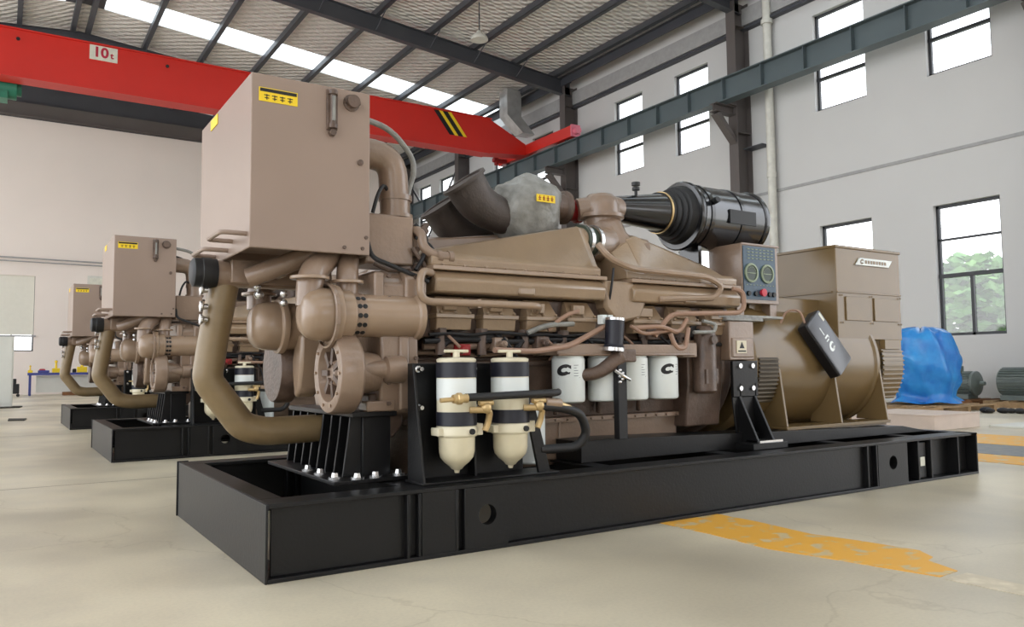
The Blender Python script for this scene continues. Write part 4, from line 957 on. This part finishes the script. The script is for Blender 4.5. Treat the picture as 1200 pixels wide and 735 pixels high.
m = MB(); m.box(2.9, 6.2, 30.5, 31.6, .15, .75); m.box(3.0, 3.2, 30.6, 31.5, 0, .15); m.box(5.9, 6.1, 30.6, 31.5, 0, .15); tag(m.build('green_machine_bed', 'green', None, .02), 'dark green machine bed behind the farthest generator set', 'machine')
# cabinet at far left
CB = thing('metal_cabinet', 'tall light grey cabinet standing at the far left edge', 'cabinet', (-1.3, 22, 0))
m = MB(); m.box(-1.9, -.66, 21.7, 22.9, .0, 1.9); m.build('cabinet_body', 'cab', CB, .01)
MB().box(-1.85, -1.28, 21.685, 21.699, .1, 1.85).build('cabinet_door', 'cab', CB); MB().box(-1.26, -.7, 21.685, 21.699, .1, 1.85).build('cabinet_door', 'cab', CB)
m = MB(); m.box(-.62, -.3, 32.7, 33.1, .12, .5); m.box(-.6, -.4, 32.72, 32.9, .5, .7)
TR = thing('tool_trolley', 'small dark trolley on the floor beside the grey cabinet', 'trolley', (-.4, 32.9, 0)); m.build('trolley_body', 'ink', TR, .02)
for x in (-.58, -.34):
    m = MB(); m.cyl((x, 32.7, .06), (x, 32.75, .06), .06, None, 14); m.build('wheel', 'rubber', TR)
m = MB(); m.prism([(-1.6, 21.0), (-.5, 21.2), (-.42, 21.9), (-.9, 22.2), (-1.7, 21.6)], 'z', .0005, .03); tag(m.build('floor_mat', 'dirt'), 'dark oily mat on the floor at the foot of the grey cabinet', 'mat')
m = MB(); m.prism([(-.82, 14.6), (-.55, 14.5), (-.5, 15.1), (-.8, 15.3)], 'z', .0005, .02); tag(m.build('floor_rag', 'dirt'), 'small dark rag lying on the open floor left of the generator sets', 'rag')
m = MB(); m.box(-4, .3, 36 - .06, 36 - .01, 2.45, 2.52); struct(m.build('trim_%d' % k, 'gutter')); k += 1
# ---- right side goods
random.seed(21)
m = MB(); rings = []
for i in range(15):
    t = i / 14; z = .02 + 1.32 * t; r = []
    for q in range(40):
        a = 2 * PI * q / 40
        w = 1 + .045 * math.sin(7 * a + 5 * t) + .04 * math.sin(12 * a + 9 * t) + .03 * math.sin(19 * a - 11 * t) + .03 * math.sin(17 * t + 3 * a)
        bul = .50 + .13 * math.sin(PI * min(1, (1 - t) * 1.1)) + (.12 if t < .06 else 0)
        e = 2.6; cx = (abs(math.cos(a)) ** (2 / e)) * (1 if math.cos(a) > 0 else -1); sy = (abs(math.sin(a)) ** (2 / e)) * (1 if math.sin(a) > 0 else -1)
        r.append((14.2 + .12 * t * -1 + cx * bul * 1.02 * w, 5.1 + sy * bul * .9 * w, z + .02 * math.sin(5 * a)))
    rings.append(r)
for sc_, dz_ in ((.8, .05), (.5, .09), (.2, .1)):
    c0 = sum((V(*q) for q in rings[14]), V(0, 0, 0)) / 40; rings.append([tuple(c0 + (V(*q) - c0) * sc_ + V(0, 0, dz_ - .04 * math.sin(5 * k_)) ) for k_, q in enumerate(rings[14])])
m.loft(rings); bt = m.build('tarpaulin_bundle', 'blue', None, 0, 80); bt.location.z = .16
tag(bt, 'machine wrapped in a bright blue tarpaulin behind the alternator', 'tarpaulin')
def pallet(x, y, w, d, label, mt='wood', h=.14):
    P_ = thing('pallet', label, 'pallet', (x + w / 2, y + d / 2, 0))
    m = MB()
    for i in range(6): yy = y + i * (d - .1) / 5; m.box(x, x + w, yy, yy + .1, h - .025, h)
    m.build('deck_board', mt, P_, kind='stuff')
    for q in (0, .5, 1):
        m = MB(); m.box(x + q * (w - .1), x + q * (w - .1) + .1, y, y + d, 0, h - .025); m.build('runner', mt, P_)
    return P_
pallet(13.2, 4.3, 2.0, 1.7, 'wooden pallet under the blue tarpaulin bundle')
pallet(16.3, 5.35, 1.3, 1.2, 'wooden pallet carrying the smaller grey motor right of the blue bundle', 'wood_dk')
pallet(16.3, 3.0, 1.3, 2.1, 'wooden pallet under the motor at the right edge')
def motor(x, y, z, L, r, label):
    T_ = thing('electric_motor', label, 'motor', (x, y, z), 'motors by the right wall')
    m = MB(); m.cyl((x, y - L / 2, z + r + .08), (x, y + L / 2, z + r + .08), r * .92, None, 32)
    for k_ in range(28):
        a = 2 * PI * k_ / 28; m.box(x - .008, x + .008, y - L / 2 + .03, y + L / 2 - .03, z + r + .08 + r * .88, z + r + .08 + r * 1.02, (0, a, 0), (x, y, z + r + .08))
    m.build('motor_body', 'motor', T_)
    m = MB(); m.lathe((x, y - L / 2, z + r + .08), (0, -1, 0), [(0, r * 1.02), (.05, r * 1.02), (.07, r * .9), (.10, r * .4), (.12, .05), (.22, .04), (.22, 0)], 32); m.build('end_bell', 'motor', T_)
    m = MB(); m.box(x - r * .8, x + r * .8, y - L / 2 + .05, y + L / 2 - .05, z, z + .1); m.build('foot', 'motor', T_)
    m = MB(); m.box(x - r * .5, x + r * .3, y - .12, y + .14, z + 2 * r + .06, z + 2 * r + .2); m.build('terminal_box', 'motor', T_, .01)
motor(16.95, 5.95, .141, .75, .26, 'smaller grey green motor on a pallet just right of the blue bundle')
motor(16.95, 4.35, .141, 1.3, .3, 'longer grey motor on a pallet at the right edge by the wall')
m = MB(); m.box(9.75, 10.95, 2.5, 3.75, .001, .2); m.box(9.74, 10.96, 2.49, 3.76, .2, .215); tag(m.build('packing_crate', 'carton', None, .004), 'low pale pinkish crate on the floor just behind the skid end', 'crate')
m = MB(); m.box(9.9, 10.5, 3.85, 4.5, .001, .22); m.box(9.89, 10.51, 3.84, 4.51, .22, .235); tag(m.build('packing_crate', 'wood', None, .004), 'small light wood crate behind the alternator feet, left of the pinkish one', 'crate')
m = MB(); m.box(11.0, 14.0, -.5, 2.4, .001, .03); tag(m.build('white_board', 'cab', None, .003), 'white sheet laid on the floor right of the pinkish crate', 'board')
m = MB(); random.seed(2)
for i in range(16):
    x = 14.2 + .05 * i + random.random() * .2; y = 4.1 - i * .13; m.sphere((x, y, .05), .07 + random.random() * .03, (1, 1.2, .6), 6)
tag(m.build('hose_coil', 'rubber'), 'dark heap of hose strung out on the floor right of the blue bundle', 'hose')
m = MB(); m.box(11.9, 12.9, 4.6, 5.3, .001, .1, (0, 0, .3)); tag(m.build('wooden_board', 'wood_dk'), 'brown board lying in front of the blue bundle', 'board')
# ---- trees outside
def tree(x, y, h, r, seed, label):
    random.seed(seed)
    T_ = thing('broadleaf_tree', label, 'tree', (x, y, -.02), 'trees outside the right wall windows')
    m = MB(); m.tube([(x, y, -.02), (x + .1, y + .1, h * .4), (x, y, h * .7)], .16, 10, .5, True, (.2, .08)); m.build('trunk', 'trunk', T_)
    m = MB()
    for i in range(1500):
        u = random.random() * 2 * PI; v = random.random() * 2 - 1; q = (random.random() ** .4) * r; s = math.sqrt(1 - v * v)
        c = V(x + q * s * math.cos(u), y + q * s * math.sin(u), h * .55 + q * v * 1.15)
        d = V(random.gauss(0, 1), random.gauss(0, 1), random.gauss(0, 1)).normalized(); a, b_ = frame_of(d); l = .16 + random.random() * .14
        m.poly([c - a * l, c - b_ * l * .5, c + a * l, c + b_ * l * .5])
    m.build('foliage', 'leaf', T_)
tree(24.0, 9.0, 4.9, 1.45, 1, 'leafy green tree seen through the tall window above the blue bundle, left one')
tree(22.5, 6.3, 4.2, 1.2, 2, 'leafy green tree seen low through the right panes of the tall window')
tree(28.5, 7.6, 5.2, 2.0, 3, 'paler tree behind the other two outside the tall window')
# ------------------------------------------------------------ light
wd = bpy.data.worlds.new('sky'); sc.world = wd; wd.use_nodes = True
nt = wd.node_tree; N = nt.nodes; L = nt.links; bg = N['Background']
tc = N.new('ShaderNodeTexCoord'); sx = N.new('ShaderNodeSeparateXYZ'); L.new(tc.outputs['Generated'], sx.inputs[0])
cr = N.new('ShaderNodeValToRGB'); e = cr.color_ramp.elements; e[0].position = .0; e[0].color = (.97, .98, 1, 1); e[1].position = .9; e[1].color = (.80, .88, 1, 1)
L.new(sx.outputs['Z'], cr.inputs['Fac']); L.new(cr.outputs['Color'], bg.inputs['Color']); bg.inputs['Strength'].default_value = 3.4
# ------------------------------------------------------------ camera
cam = bpy.data.cameras.new('camera'); co = bpy.data.objects.new('camera', cam); C.objects.link(co)
yaw, pit, rol = (math.radians(v) for v in (32.99105561, 3.93933734, -.59090025))
f = V(math.sin(yaw) * math.cos(pit), math.cos(yaw) * math.cos(pit), math.sin(pit)); r = V(math.cos(yaw), -math.sin(yaw), 0); u = r.cross(f)
r2 = r * math.cos(rol) + u * math.sin(rol); u2 = -r * math.sin(rol) + u * math.cos(rol)
mw = Matrix((r2, u2, -f)).transposed().to_4x4(); mw.translation = V(-.9995, -3.4926, .92148); co.matrix_world = mw
cam.sensor_width = 36; cam.lens = 926.145 * 36 / 1200; cam.clip_end = 200; cam.clip_start = .05
sc.camera = co
sc.view_settings.view_transform = 'Standard'; sc.view_settings.look = 'None'; sc.view_settings.gamma = 1; sc.view_settings.use_curve_mapping = False
sc.view_settings.exposure = 0.0
for o in list(bpy.data.objects):
    if '_w' in o: del o['_w']
